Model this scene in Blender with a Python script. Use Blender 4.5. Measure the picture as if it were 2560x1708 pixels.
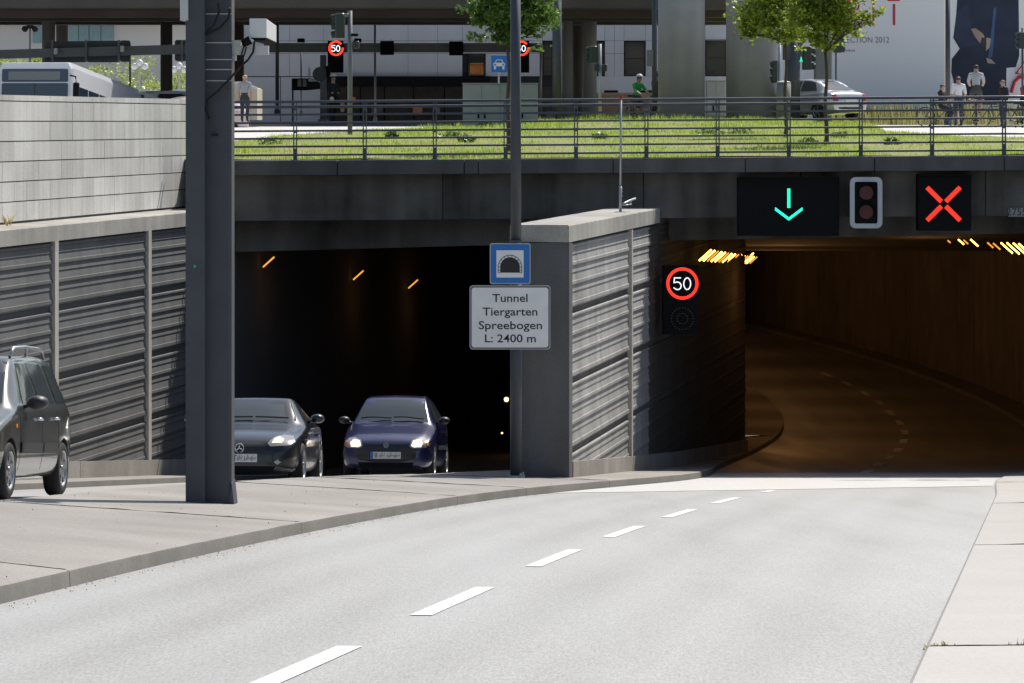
import bpy, bmesh, math, random
import numpy as np
from mathutils import Vector, Matrix, noise
from mathutils.bvhtree import BVHTree
random.seed(7); np.random.seed(7)
R = math.radians
scene = bpy.context.scene
for _o in list(bpy.data.objects): bpy.data.objects.remove(_o)

# ------------------------------------------------------------------ camera, sky, sun, exposure
F, CX, HY, EYE = 9000.0, 1280.0, 305.0, 7.0      # focal length in photo pixels, principal column, horizon row, eye height (m)
cam_d = bpy.data.cameras.new('camera'); cam = bpy.data.objects.new('camera', cam_d)
scene.collection.objects.link(cam)
cam.location = (0, 0, EYE); cam.rotation_euler = (R(90), 0, 0)
cam_d.sensor_width = 36; cam_d.lens = F/2560*36
cam_d.shift_y = -(854-HY)/2560
cam_d.clip_start = 1; cam_d.clip_end = 3000
scene.camera = cam
SUN = Vector((0.62, 1.0, 1.5)).normalized()
world = bpy.data.worlds.new('World'); scene.world = world; world.use_nodes = True
wn = world.node_tree; wn.nodes.clear()
sky = wn.nodes.new('ShaderNodeTexSky'); sky.sky_type = 'NISHITA'; sky.sun_disc = False
sky.sun_elevation = math.asin(SUN.z); sky.sun_rotation = math.atan2(SUN.x, SUN.y)
sky.air_density = 1.2; sky.dust_density = 1.5
bg = wn.nodes.new('ShaderNodeBackground'); bg.inputs['Strength'].default_value = 0.105
wo = wn.nodes.new('ShaderNodeOutputWorld')
wn.links.new(sky.outputs[0], bg.inputs[0]); wn.links.new(bg.outputs[0], wo.inputs[0])
sun_d = bpy.data.lights.new('sun', 'SUN'); sun_d.energy = 5.0; sun_d.angle = R(0.5); sun_d.color = (1, 0.95, 0.87)
sun = bpy.data.objects.new('sun', sun_d); scene.collection.objects.link(sun)
sun.rotation_euler = SUN.to_track_quat('Z', 'Y').to_euler(); sun.location = (10, 20, 60)
vs = scene.view_settings; vs.view_transform = 'Standard'; vs.look = 'None'; vs.gamma = 1; vs.use_curve_mapping = False
vs.exposure = 0.12

# ------------------------------------------------------------------ helpers
def S(r, g, b):
    f = lambda c: (c/255)/12.92 if c/255 <= .04045 else ((c/255+.055)/1.055)**2.4
    return (f(r), f(g), f(b))
def W(px, py, Y):
    """a photo position at depth Y as a world point"""
    return Vector(((px-CX)/F*Y, Y, EYE-(py-HY)/F*Y))
COL = scene.collection
ORG = {}
def curve(xs, ys):
    """smooth (finite-difference cubic Hermite) interpolation of a table"""
    xs = np.array(xs, float); ys = np.array(ys, float)
    m = np.gradient(ys, xs)
    def f(x):
        x = min(max(x, xs[0]), xs[-1]); i = min(int(np.searchsorted(xs, x, 'right')-1), len(xs)-2)
        h = xs[i+1]-xs[i]; t = (x-xs[i])/h
        return float((2*t**3-3*t*t+1)*ys[i]+(t**3-2*t*t+t)*h*m[i]+(-2*t**3+3*t*t)*ys[i+1]+(t**3-t*t)*h*m[i+1])
    return f

class MB:
    def __init__(s): s.v = []; s.f = []; s.mi = []
    def add(s, vs, fs, mi=0):
        n = len(s.v); s.v += [tuple(v) for v in vs]
        s.f += [tuple(i+n for i in f) for f in fs]; s.mi += [mi]*len(fs); return s
    def hexa(s, p, mi=0):
        return s.add(p, [(0,3,2,1),(4,5,6,7),(0,1,5,4),(1,2,6,5),(2,3,7,6),(3,0,4,7)], mi)
    def box(s, c, d, M=None, mi=0):
        x, y, z = d[0]/2, d[1]/2, d[2]/2; c = Vector(c)
        p = [Vector(q) for q in ((-x,-y,-z),(x,-y,-z),(x,y,-z),(-x,y,-z),(-x,-y,z),(x,-y,z),(x,y,z),(-x,y,z))]
        if M is not None: p = [M @ q for q in p]
        return s.hexa([c+q for q in p], mi)
    def bx(s, x0, x1, y0, y1, z0, z1, mi=0):
        return s.hexa([(x0,y0,z0),(x1,y0,z0),(x1,y1,z0),(x0,y1,z0),(x0,y0,z1),(x1,y0,z1),(x1,y1,z1),(x0,y1,z1)], mi)
    def cbx(s, x0, x1, y0, y1, z0, z1, c=.02, mi=0):
        """box with chamfered vertical and top edges"""
        ring = [(x0+c,y0),(x1-c,y0),(x1,y0+c),(x1,y1-c),(x1-c,y1),(x0+c,y1),(x0,y1-c),(x0,y0+c)]
        mx, my = (x0+x1)/2, (y0+y1)/2
        inn = [(x+(c if x < mx else -c), y+(c if y < my else -c)) for x, y in ring]
        vsx = [(x,y,z0) for x,y in ring]+[(x,y,z1-c) for x,y in ring]+[(x,y,z1) for x,y in inn]
        fs = [tuple(range(7,-1,-1)), tuple(range(16,24))]
        for k in (0, 8):
            for i in range(8): fs.append((k+i, k+(i+1)%8, k+8+(i+1)%8, k+8+i))
        return s.add(vsx, fs, mi)
    def tube(s, pts, r, n=8, mi=0, closed=False):
        pts = [Vector(p) for p in pts]; N = len(pts); base = len(s.v)
        rs = r if isinstance(r, (list, tuple)) else [r]*N
        up = Vector((0,0,1)); vs_ = []
        for i, p in enumerate(pts):
            if closed: d = pts[(i+1)%N]-pts[i-1]
            else: d = pts[min(i+1,N-1)]-pts[max(i-1,0)]
            d.normalize()
            a = d.cross(up if abs(d.z) < .95 else Vector((0,1,0))).normalized(); b = d.cross(a)
            for k in range(n):
                t = 2*math.pi*k/n; vs_.append(p+(a*math.cos(t)+b*math.sin(t))*rs[i])
        fs = []
        for i in range(N if closed else N-1):
            j = (i+1) % N
            for k in range(n): fs.append((i*n+k, i*n+(k+1)%n, j*n+(k+1)%n, j*n+k))
        if not closed: fs += [tuple(range(n-1,-1,-1)), tuple((N-1)*n+k for k in range(n))]
        return s.add(vs_, fs, mi)
    def disc(s, c, r, n=16, axis='y', t=.01, mi=0, r2=None):
        """short cylinder; axis y faces the viewer"""
        c = Vector(c); vs_ = []
        for k, rr in ((-1, r2 or r), (1, r)):
            for i in range(n):
                a = 2*math.pi*i/n; u, v = math.cos(a)*rr, math.sin(a)*rr
                vs_.append(c+Vector((u, k*t/2, v) if axis == 'y' else (k*t/2, u, v) if axis == 'x' else (u, v, k*t/2)))
        fs = [(i, (i+1)%n, n+(i+1)%n, n+i) for i in range(n)]+[tuple(range(n-1,-1,-1)), tuple(range(n,2*n))]
        return s.add(vs_, fs, mi)
    def poly(s, pts, y, t=.006, mi=0):
        """upright plate: outline in (x, z), front face at depth y, thickness t"""
        n = len(pts)
        return s.add([(x,y,z) for x,z in pts]+[(x,y+t,z) for x,z in pts],
                     [tuple(range(n)), tuple(range(2*n-1,n-1,-1))]+[(i,(i+1)%n,n+(i+1)%n,n+i) for i in range(n)], mi)
    def build(s, name, mats, parent=None, smooth=False, world=True, fix=True):
        me = bpy.data.meshes.new(name)
        org = ORG.get(parent.name, Vector()) if (parent and world) else Vector()
        me.from_pydata([(v[0]-org.x, v[1]-org.y, v[2]-org.z) for v in s.v], [], s.f)
        mats = mats if isinstance(mats, (list, tuple)) else [mats]
        for m in mats: me.materials.append(m)
        if len(mats) > 1: me.polygons.foreach_set('material_index', s.mi)
        if fix and len(s.f) < 60000:
            bm = bmesh.new(); bm.from_mesh(me); bmesh.ops.recalc_face_normals(bm, faces=bm.faces); bm.to_mesh(me); bm.free()
        if smooth: me.polygons.foreach_set('use_smooth', [True]*len(me.polygons))
        o = bpy.data.objects.new(name, me); COL.objects.link(o)
        if parent: o.parent = parent; ORG[o.name] = org if world else Vector()
        return o
def roundrect(x0, x1, z0, z1, r, n=4):
    out = []
    for cx, cz, a in ((x1-r,z0+r,-90),(x1-r,z1-r,0),(x0+r,z1-r,90),(x0+r,z0+r,180)):
        for i in range(n+1):
            t = R(a+90*i/n); out.append((cx+r*math.cos(t), cz+r*math.sin(t)))
    return out
def tag(o, label=None, cat=None, group=None, kind=None):
    if label: o['label'] = label
    if cat: o['category'] = cat
    if group: o['group'] = group
    if kind: o['kind'] = kind
    return o
def thing(name, loc, label, cat, group=None):
    o = bpy.data.objects.new(name, None); COL.objects.link(o); o.location = loc; o.empty_display_size = .2
    ORG[o.name] = Vector(loc); return tag(o, label, cat, group)
def smooth_by_angle(o, a=40):
    me = o.data
    me.polygons.foreach_set('use_smooth', [True]*len(me.polygons))
    bm = bmesh.new(); bm.from_mesh(me)
    for e in bm.edges:
        e.smooth = len(e.link_faces) == 2 and e.calc_face_angle(0) < R(a)
    bm.to_mesh(me); bm.free(); return o
def text_mesh(mb, txt, size, at, align='CENTER', mi=0, t=.003, xs=1.0, bold=0.0):
    """flat lettering facing the viewer (-Y), at = centre of the baseline"""
    cu = bpy.data.curves.new('t', 'FONT'); cu.body = txt; cu.size = size; cu.align_x = align; cu.extrude = t; cu.offset = bold
    cu.resolution_u = 3
    o = bpy.data.objects.new('t', cu); COL.objects.link(o)
    dg = bpy.context.evaluated_depsgraph_get(); dg.update()
    me = bpy.data.meshes.new_from_object(o.evaluated_get(dg))
    a = Vector(at)
    mb.add([(a.x+v.co.x*xs, a.y-v.co.z, a.z+v.co.y) for v in me.vertices], [tuple(p.vertices) for p in me.polygons], mi)
    bpy.data.objects.remove(o); bpy.data.curves.remove(cu); bpy.data.meshes.remove(me)

# ------------------------------------------------------------------ materials
def newmat(name):
    m = bpy.data.materials.new(name); m.use_nodes = True
    return m, m.node_tree, m.node_tree.nodes['Principled BSDF']
def pmat(name, col, rough=.5, metal=0, spec=.5, var=0, vscale=8, bump=0, coat=0):
    m, nt, b = newmat(name)
    b.inputs['Base Color'].default_value = (*col, 1); b.inputs['Roughness'].default_value = rough
    b.inputs['Metallic'].default_value = metal; b.inputs['Specular IOR Level'].default_value = spec
    if coat: b.inputs['Coat Weight'].default_value = coat; b.inputs['Coat Roughness'].default_value = .05
    if var or bump:
        g = nt.nodes.new('ShaderNodeNewGeometry'); n = nt.nodes.new('ShaderNodeTexNoise'); n.inputs['Scale'].default_value = vscale
        n.inputs['Detail'].default_value = 5; nt.links.new(g.outputs['Position'], n.inputs['Vector'])
        if var:
            r = nt.nodes.new('ShaderNodeMapRange'); r.inputs[1].default_value = .3; r.inputs[2].default_value = .7
            r.inputs[3].default_value = 1-var; r.inputs[4].default_value = 1+var
            x = nt.nodes.new('ShaderNodeMix'); x.data_type = 'RGBA'; x.blend_type = 'MULTIPLY'; x.inputs[0].default_value = 1
            x.inputs[6].default_value = (*col, 1); nt.links.new(n.outputs[0], r.inputs[0]); nt.links.new(r.outputs[0], x.inputs[7])
            nt.links.new(x.outputs[2], b.inputs['Base Color'])
        if bump:
            u = nt.nodes.new('ShaderNodeBump'); u.inputs['Strength'].default_value = bump; u.inputs['Distance'].default_value = .02
            nt.links.new(n.outputs[0], u.inputs['Height']); nt.links.new(u.outputs[0], b.inputs['Normal'])
    return m
def emat(name, col, strength):
    m, nt, b = newmat(name); b.inputs['Base Color'].default_value = (0,0,0,1)
    b.inputs['Emission Color'].default_value = (*col, 1); b.inputs['Emission Strength'].default_value = strength
    return m
def concrete(name, col, dark, streak=.5, grain=.12, per_object=.0, rough=.85, sscale=(2.2, 2.2, .22), bump=.25):
    """weathered concrete: blotches, vertical run-off streaks, fine grain"""
    m, nt, b = newmat(name); N, L = nt.nodes, nt.links
    g = N.new('ShaderNodeNewGeometry')
    def ns(scale, vec=None, detail=5):
        mp = N.new('ShaderNodeMapping'); mp.inputs['Scale'].default_value = vec or (scale,)*3
        L.new(g.outputs['Position'], mp.inputs[0])
        t = N.new('ShaderNodeTexNoise'); t.inputs['Scale'].default_value = 1; t.inputs['Detail'].default_value = detail
        L.new(mp.outputs[0], t.inputs['Vector']); return t
    st, bl, gr = ns(1, sscale), ns(.7), ns(38, detail=3)
    mul = N.new('ShaderNodeMath'); mul.operation = 'MULTIPLY_ADD'; mul.inputs[1].default_value = .55
    L.new(bl.outputs[0], mul.inputs[0])
    m2 = N.new('ShaderNodeMath'); m2.operation = 'MULTIPLY'; m2.inputs[1].default_value = .45
    L.new(st.outputs[0], m2.inputs[0]); L.new(m2.outputs[0], mul.inputs[2])
    rp = N.new('ShaderNodeMapRange'); rp.inputs[1].default_value = .38; rp.inputs[2].default_value = .64; rp.inputs[3].default_value = 0; rp.inputs[4].default_value = streak
    L.new(mul.outputs[0], rp.inputs[0])
    mx = N.new('ShaderNodeMix'); mx.data_type = 'RGBA'; mx.inputs[6].default_value = (*col,1); mx.inputs[7].default_value = (*dark,1)
    L.new(rp.outputs[0], mx.inputs[0])
    gm = N.new('ShaderNodeMapRange'); gm.inputs[1].default_value = .3; gm.inputs[2].default_value = .7; gm.inputs[3].default_value = 1-grain; gm.inputs[4].default_value = 1+grain
    L.new(gr.outputs[0], gm.inputs[0])
    out = gm.outputs[0]
    if per_object:
        oi = N.new('ShaderNodeObjectInfo'); pr = N.new('ShaderNodeMapRange'); pr.inputs[3].default_value = 1-per_object; pr.inputs[4].default_value = 1+per_object
        L.new(oi.outputs['Random'], pr.inputs[0]); mm = N.new('ShaderNodeMath'); mm.operation = 'MULTIPLY'
        L.new(out, mm.inputs[0]); L.new(pr.outputs[0], mm.inputs[1]); out = mm.outputs[0]
    mu = N.new('ShaderNodeMix'); mu.data_type = 'RGBA'; mu.blend_type = 'MULTIPLY'; mu.inputs[0].default_value = 1
    L.new(mx.outputs[2], mu.inputs[6]); L.new(out, mu.inputs[7]); L.new(mu.outputs[2], b.inputs['Base Color'])
    b.inputs['Roughness'].default_value = rough; b.inputs['Specular IOR Level'].default_value = .3
    if bump:
        u = N.new('ShaderNodeBump'); u.inputs['Strength'].default_value = bump; u.inputs['Distance'].default_value = .01
        L.new(gr.outputs[0], u.inputs['Height']); L.new(u.outputs[0], b.inputs['Normal'])
    return m
def asphalt(name, lo, hi, rough, spec=.5):
    """worn asphalt: stone grain, long wear bands along the lanes"""
    m, nt, b = newmat(name); N, L = nt.nodes, nt.links
    g = N.new('ShaderNodeNewGeometry')
    gr = N.new('ShaderNodeTexNoise'); gr.inputs['Scale'].default_value = 30; gr.inputs['Detail'].default_value = 5; gr.inputs['Roughness'].default_value = .75
    gm_ = N.new('ShaderNodeMapping'); gm_.inputs['Scale'].default_value = (2.3,.30,1); gm_.inputs['Rotation'].default_value = (0,0,R(8))
    L.new(g.outputs['Position'], gm_.inputs[0]); L.new(gm_.outputs[0], gr.inputs['Vector'])
    mp = N.new('ShaderNodeMapping'); mp.inputs['Rotation'].default_value = (0,0,R(7)); mp.inputs['Scale'].default_value = (.9,.035,1)
    L.new(g.outputs['Position'], mp.inputs[0])
    bd = N.new('ShaderNodeTexNoise'); bd.inputs['Scale'].default_value = 1.0; bd.inputs['Detail'].default_value = 3
    L.new(mp.outputs[0], bd.inputs['Vector'])
    ad = N.new('ShaderNodeMath'); ad.operation = 'MULTIPLY_ADD'; ad.inputs[1].default_value = .26
    L.new(bd.outputs[0], ad.inputs[0])
    hf = N.new('ShaderNodeMath'); hf.operation = 'MULTIPLY'; hf.inputs[1].default_value = .75; L.new(gr.outputs[0], hf.inputs[0]); L.new(hf.outputs[0], ad.inputs[2])
    rp = N.new('ShaderNodeMapRange'); rp.inputs[1].default_value = .36; rp.inputs[2].default_value = .66
    L.new(ad.outputs[0], rp.inputs[0])
    mx = N.new('ShaderNodeMix'); mx.data_type = 'RGBA'; mx.inputs[6].default_value = (*lo,1); mx.inputs[7].default_value = (*hi,1)
    L.new(rp.outputs[0], mx.inputs[0])
    at = N.new('ShaderNodeAttribute'); at.attribute_name = 'wear'; wm = N.new('ShaderNodeMix'); wm.data_type = 'RGBA'; wm.blend_type = 'MULTIPLY'; wm.inputs[7].default_value = (.72,.715,.70,1)
    L.new(at.outputs['Fac'], wm.inputs[0]); L.new(mx.outputs[2], wm.inputs[6]); L.new(wm.outputs[2], b.inputs['Base Color'])
    rr = N.new('ShaderNodeMapRange'); rr.inputs[1].default_value = .35; rr.inputs[2].default_value = .65; rr.inputs[3].default_value = rough+.08; rr.inputs[4].default_value = rough-.08
    L.new(bd.outputs[0], rr.inputs[0]); L.new(rr.outputs[0], b.inputs['Roughness'])
    b.inputs['Specular IOR Level'].default_value = spec
    u = N.new('ShaderNodeBump'); u.inputs['Strength'].default_value = .35; u.inputs['Distance'].default_value = .008
    L.new(gr.outputs[0], u.inputs['Height']); L.new(u.outputs[0], b.inputs['Normal'])
    return m
def leafmat(name, c1, c2, trans=.35):
    m, nt, b = newmat(name); N, L = nt.nodes, nt.links
    g = N.new('ShaderNodeNewGeometry'); r = N.new('ShaderNodeMapRange'); 
    mx = N.new('ShaderNodeMix'); mx.data_type = 'RGBA'; mx.inputs[6].default_value = (*c1,1); mx.inputs[7].default_value = (*c2,1)
    L.new(g.outputs['Random Per Island'], mx.inputs[0]); L.new(mx.outputs[2], b.inputs['Base Color'])
    b.inputs['Roughness'].default_value = .35
    t = N.new('ShaderNodeBsdfTranslucent'); ms = N.new('ShaderNodeMixShader'); ms.inputs[0].default_value = trans
    hs = N.new('ShaderNodeHueSaturation'); hs.inputs['Value'].default_value = 2.2; hs.inputs['Hue'].default_value = .485
    L.new(mx.outputs[2], hs.inputs['Color']); L.new(hs.outputs[0], t.inputs[0])
    o = N['Material Output']; L.new(b.outputs[0], ms.inputs[1]); L.new(t.outputs[0], ms.inputs[2]); L.new(ms.outputs[0], o.inputs[0])
    return m

M = {}
M['asphalt'] = asphalt('asphalt', (.21,.207,.20), (.42,.414,.40), .62, .9)
M['asphalt_left'] = M['asphalt']
M['paint'] = concrete('road_paint', (.80,.80,.78), (.52,.52,.50), .55, .10, sscale=(4,4,4), bump=0)
M['slab'] = concrete('pavement_concrete', (.305,.287,.262), (.215,.20,.183), .75, .16, .04, sscale=(.5,.5,.5))
M['slab_r'] = concrete('pavement_concrete_pale', (.45,.43,.405), (.385,.365,.34), .5, .08, .03, sscale=(.5,.5,.5))
M['kerb'] = concrete('kerb_concrete', (.19,.18,.165), (.12,.115,.105), .7, .14, .0, sscale=(1.5,1.5,.6))
M['joint'] = pmat('joint_tar', (.03,.028,.025), .9)
M['stone'] = concrete('parapet_concrete', (.68,.665,.63), (.46,.445,.415), .75, .10, .10, sscale=(7,7,.35))
M['cap'] = concrete('cap_concrete', (.43,.41,.37), (.24,.225,.20), .8, .14, .05)
M['pier'] = concrete('pier_concrete', (.135,.135,.135), (.065,.065,.065), .85, .12)
M['plinth'] = concrete('plinth_concrete', (.38,.355,.32), (.24,.22,.195), .8, .15, .06)
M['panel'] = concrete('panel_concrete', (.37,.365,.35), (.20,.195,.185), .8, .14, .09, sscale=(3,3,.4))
M['panel_l'] = concrete('panel_concrete_darker', (.135,.135,.133), (.085,.085,.083), .7, .12, .05, sscale=(3,3,.4))  # same panels in a darker tone, for the left wall
M['backing'] = pmat('panel_backing', (.08,.08,.08), .9)
M['post'] = pmat('post_render', (.44,.41,.37), .75, var=.12, vscale=5)
M['coping'] = concrete('coping_concrete', (.125,.123,.12), (.055,.054,.053), .85, .1, .06)
M['beam'] = concrete('beam_concrete', (.165,.158,.15), (.045,.043,.04), 1.0, .1, .0, sscale=(2.0,2.0,.12))
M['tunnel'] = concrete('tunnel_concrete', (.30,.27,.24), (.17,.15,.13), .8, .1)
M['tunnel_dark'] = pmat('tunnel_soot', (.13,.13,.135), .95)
M['rail'] = pmat('railing_paint', (.075,.085,.11), .42, spec=.5)
M['steel'] = pmat('steel_dark_grey', (.055,.062,.075), .5, var=.10, vscale=3)
M['steel2'] = pmat('steel_mid_grey', (.15,.16,.17), .5, var=.08, vscale=3)
M['galv'] = pmat('galvanised', (.42,.43,.44), .45, metal=.5)
M['black'] = pmat('black_housing', (.006,.006,.007), .8, spec=.2)
M['white'] = pmat('white_enamel', (.74,.74,.74), .4)
M['offwhite'] = pmat('pale_box_paint', (.58,.58,.57), .5)
M['signblue'] = pmat('sign_blue', (.012,.16,.52), .4)
M['signwhite'] = pmat('sign_white', (.84,.83,.82), .45, var=.04, vscale=4)
M['ink'] = pmat('sign_black', (.012,.012,.012), .5)
M['led_red'] = emat('led_red', (1,.03,.015), 2.6)
M['led_red_edge'] = emat('led_red_orange', (1,.09,.02), 5)
M['led_white'] = emat('led_white', (.85,.92,1), 1.4)
M['led_green'] = emat('led_green', (.02,1,.62), 1.6)
M['sodium'] = emat('sodium_lamp', (1,.47,.07), 9)
M['sodium_dim'] = emat('sodium_lamp_dim', (1,.40,.05), 1.1)
M['lens_red'] = pmat('dead_red_lens', (.10,.02,.025), .25)
M['rubber'] = pmat('rubber', (.012,.012,.012), .8)
M['rim'] = pmat('alloy', (.45,.46,.48), .32, metal=.9)
M['chrome'] = pmat('chrome', (.75,.76,.78), .12, metal=1)
M['glass'] = pmat('car_glass', (.045,.055,.06), .06, spec=1.0)
M['trim'] = pmat('black_plastic', (.022,.023,.026), .5)
M['head'] = emat('headlamp_lit', (1,.86,.66), 1.5)
M['headclear'] = pmat('headlamp_glass', (.40,.36,.33), .15, metal=.3, coat=.6)
M['plate'] = pmat('number_plate', (.68,.68,.68), .4)
M['orange'] = pmat('amber_lens', (.8,.22,.02), .3)
M['taillight'] = pmat('red_lens', (.45,.02,.015), .2)
M['brick'] = M['tunnel']
M['viaduct'] = concrete('viaduct_concrete', (.36,.36,.365), (.23,.23,.235), .6, .08)
M['girder'] = pmat('viaduct_underside', (.085,.075,.065), .9, var=.15, vscale=.8)
M['facade'] = concrete('facade_panels', (.62,.63,.65), (.50,.51,.53), .4, .04, .05, bump=0)
M['facade_gap'] = pmat('facade_gap', (.03,.03,.035), .9)
M['window'] = pmat('window_glass', (.012,.014,.018), .08, spec=.8)
M['shop'] = pmat('shop_interior', (.055,.045,.035), .8, var=.3, vscale=1.5)
M['pale'] = pmat('pale_render', (.62,.60,.58), .85, var=.05, vscale=.4)
M['glassblue'] = pmat('curtain_wall', (.20,.32,.36), .3, var=.15, vscale=.7)
M['plaza'] = concrete('plaza_paving', (.58,.56,.53), (.46,.44,.42), .4, .06, sscale=(.3,.3,.3), bump=0)
M['soil'] = concrete('grass_soil', (.17,.215,.04), (.26,.21,.09), 1.0, .3, sscale=(.5,.5,.5), bump=0)
M['grass'] = leafmat('grass_blades', (.09,.17,.02), (.27,.36,.06), .48)
M['leaf'] = leafmat('leaves', (.04,.095,.018), (.10,.18,.035), .45)
M['leaf2'] = leafmat('leaves_yellow_green', (.09,.15,.02), (.24,.30,.05), .5)
M['leaf3'] = leafmat('leaves_far', (.12,.18,.04), (.26,.30,.08), .4)
M['bark'] = pmat('bark', (.085,.065,.05), .9, var=.3, vscale=20)
M['board'] = pmat('billboard_white', (.84,.84,.85), .6)
M['letter'] = pmat('poster_red', (.58,.03,.05), .6)
M['lettergrey'] = pmat('poster_grey', (.28,.22,.24), .6)
M['cabinet'] = pmat('cabinet_grey_green', (.24,.27,.27), .55, var=.06, vscale=2)

M['apron_glare'] = asphalt('glare_apron', (.40,.395,.38), (.62,.615,.60), .55, .9)  # road tone raised to paint the sun glare before the portal
M['tunnel_roof'] = pmat('tunnel_roof_dark', (.02,.019,.018), .95)  # near-black, darker than the tube walls
M['panel_shaded'] = concrete('panel_concrete_shaded', (.085,.078,.07), (.05,.045,.04), .7, .12, .05, sscale=(3,3,.4))  # darker panel copy: the deck's shade put into the colour of the inner bays

# ------------------------------------------------------------------ ground levels (h = metres below the eye)
Hr = curve([10,30,50,65,72,78.6,85,91.5,98,104.5,111,117.5,124,130.5,137,143,160,195],
           [2.006,3.618,5.23,6.439,7.0,7.47,7.92,8.34,8.69,9.01,9.27,9.5,9.67,9.84,9.96,10.04,10.2,10.35])
XC = curve([10,22.8,29.5,36.2,42.4,48.6,60,72,78.6,85,91.5,98,104.5,111,117.5,124,130.5,137,143,160,195],
           [-1.7,-.37,.34,1.14,1.96,2.87,4.9,7.1,8.0,8.9,9.8,10.66,11.4,11.95,12.35,12.65,12.8,12.75,12.5,11.2,6.5])
XL = curve([10,16,22.5,29.7,36,42,46,51.4,57,63.2,75,90.5,101,107.5,116,124,137,150,195],
           [-4.05,-3.68,-3.2,-2.64,-2.02,-1.31,-.78,.16,1.5,3.05,4.35,6.2,7.5,8.1,8.65,8.85,8.75,8.2,2.8])
XR = curve([10,30,50,66,75,85,98,111,124,137,150,195],
           [.9,3.8,6.7,9.02,10.9,12.5,14.3,15.6,16.2,16.2,15.5,10.0])
Hl = lambda Y: .65+.0885*Y if Y < 75 else 7.2875+.06*(Y-75)
XIL = curve([10,33,36,41.3,44.5,47.5,51.5,54,58,63,68,78,100], [-6.4,-5.3,-5.1,-4.62,-4.06,-3.5,-2.9,-2.45,-1.45,-.5,.5,2.2,5.5])
HIL = curve([10,33,36,41.3,44.5,47.5,51.5,54,58,63,68,78,100], [1.48,3.52,3.78,4.22,4.48,4.73,5.08,5.30,5.67,6.11,6.55,7.35,8.8])
XW = lambda Y: .84+.169*(Y-58)           # right face of the dividing wall
XV = lambda Y: .169*Y-17.6               # right face of the left retaining wall
wu = Vector((.169,1,0)).normalized(); wn_ = Vector((1,-.169,0)).normalized()
CAPH = 1.67

def strip(ys, cols, name, mat, drop=0):
    """sheet over stations ys; cols(Y) -> list of (x, h)"""
    mb = MB(); rows = [cols(y) for y in ys]; n = len(rows[0])
    vs_ = [(x, y, EYE-h) for y, r in zip(ys, rows) for x, h in r]
    fs = [(i*n+k, i*n+k+1, (i+1)*n+k+1, (i+1)*n+k) for i in range(len(ys)-1) for k in range(n-1)]
    mb.add(vs_, fs); return mb
ys = list(np.arange(10, 72, 1.0))+list(np.arange(72, 196, 2.0))
road = strip(ys, lambda y: [(XL(y)-.6+(XR(y)-XL(y)+1.2)*k/48, Hr(y)) for k in range(49)], '', 0).build('road', M['asphalt'], smooth=True)
tag(road, 'sunlit asphalt carriageway sloping down into the tunnel', kind='structure')
wa = road.data.attributes.new('wear', 'FLOAT', 'POINT')
def wear(x, y):
    l, r, c = XL(y), XR(y), XC(y); w = 0
    for lc in ((l+.35+c)/2, (c+r-.2)/2):
        for s_ in (-.82,.82): w = max(w, math.exp(-((x-lc-s_)/.30)**2)*.55)
        w = max(w, .35*math.exp(-((x-lc)/.22)**2))
    e = max(0, 1-(x-l)/.45) if x > l else 1
    return min(1, w*(.55+.6*noise.noise(Vector((x*.8,y*.12,9)))+.25)+.8*e*(.6+.6*noise.noise(Vector((x*2,y*.4,2)))))
wa.data.foreach_set('value', [wear(v.co.x, v.co.y) for v in road.data.vertices])
# painted dashes of the lane line: 3.35 m long, same gap, 0.13 m wide
def road_mark(y0, y1, w=.066):
    mb = MB(); n = 5; v = []
    for i in range(n):
        y = y0+(y1-y0)*i/(n-1); x = XC(y); d = (XC(y+.5)-XC(y-.5)); c = Vector((1,-d,0)).normalized()
        for s_ in (-1,1):
            p = Vector((x,y,0))+c*w*s_; v.append((p.x,p.y,EYE-Hr(p.y)+.005))
    mb.add(v, [(2*i,2*i+1,2*i+3,2*i+2) for i in range(n-1)]); mb.build('lane_dash', M['paint'], road)
for y0, y1 in ((14.2,18.4),(21.2,24.6),(27.9,31.3),(34.5,37.8),(41.0,44.3),(47.2,50.3),(53.8,55.0)):
    road_mark(y0, y1)
for y in (72,78.6,85,91.5,98,104.5,111,117.5,124,130.5,137,143): road_mark(y-1.5, y+1.5, .10)

yl = list(np.arange(10, 130, 1.5))
lroad = strip(yl, lambda y: [(XV(y)-.2+(XIL(y)+.5-XV(y)+.2)*k/6, Hl(y)+.12*(1-k/6)) for k in range(7)], '', 0).build('road_outbound', M['asphalt_left'], smooth=True)
tag(lroad, 'asphalt carriageway coming out of the left tunnel mouth', kind='structure')

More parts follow.
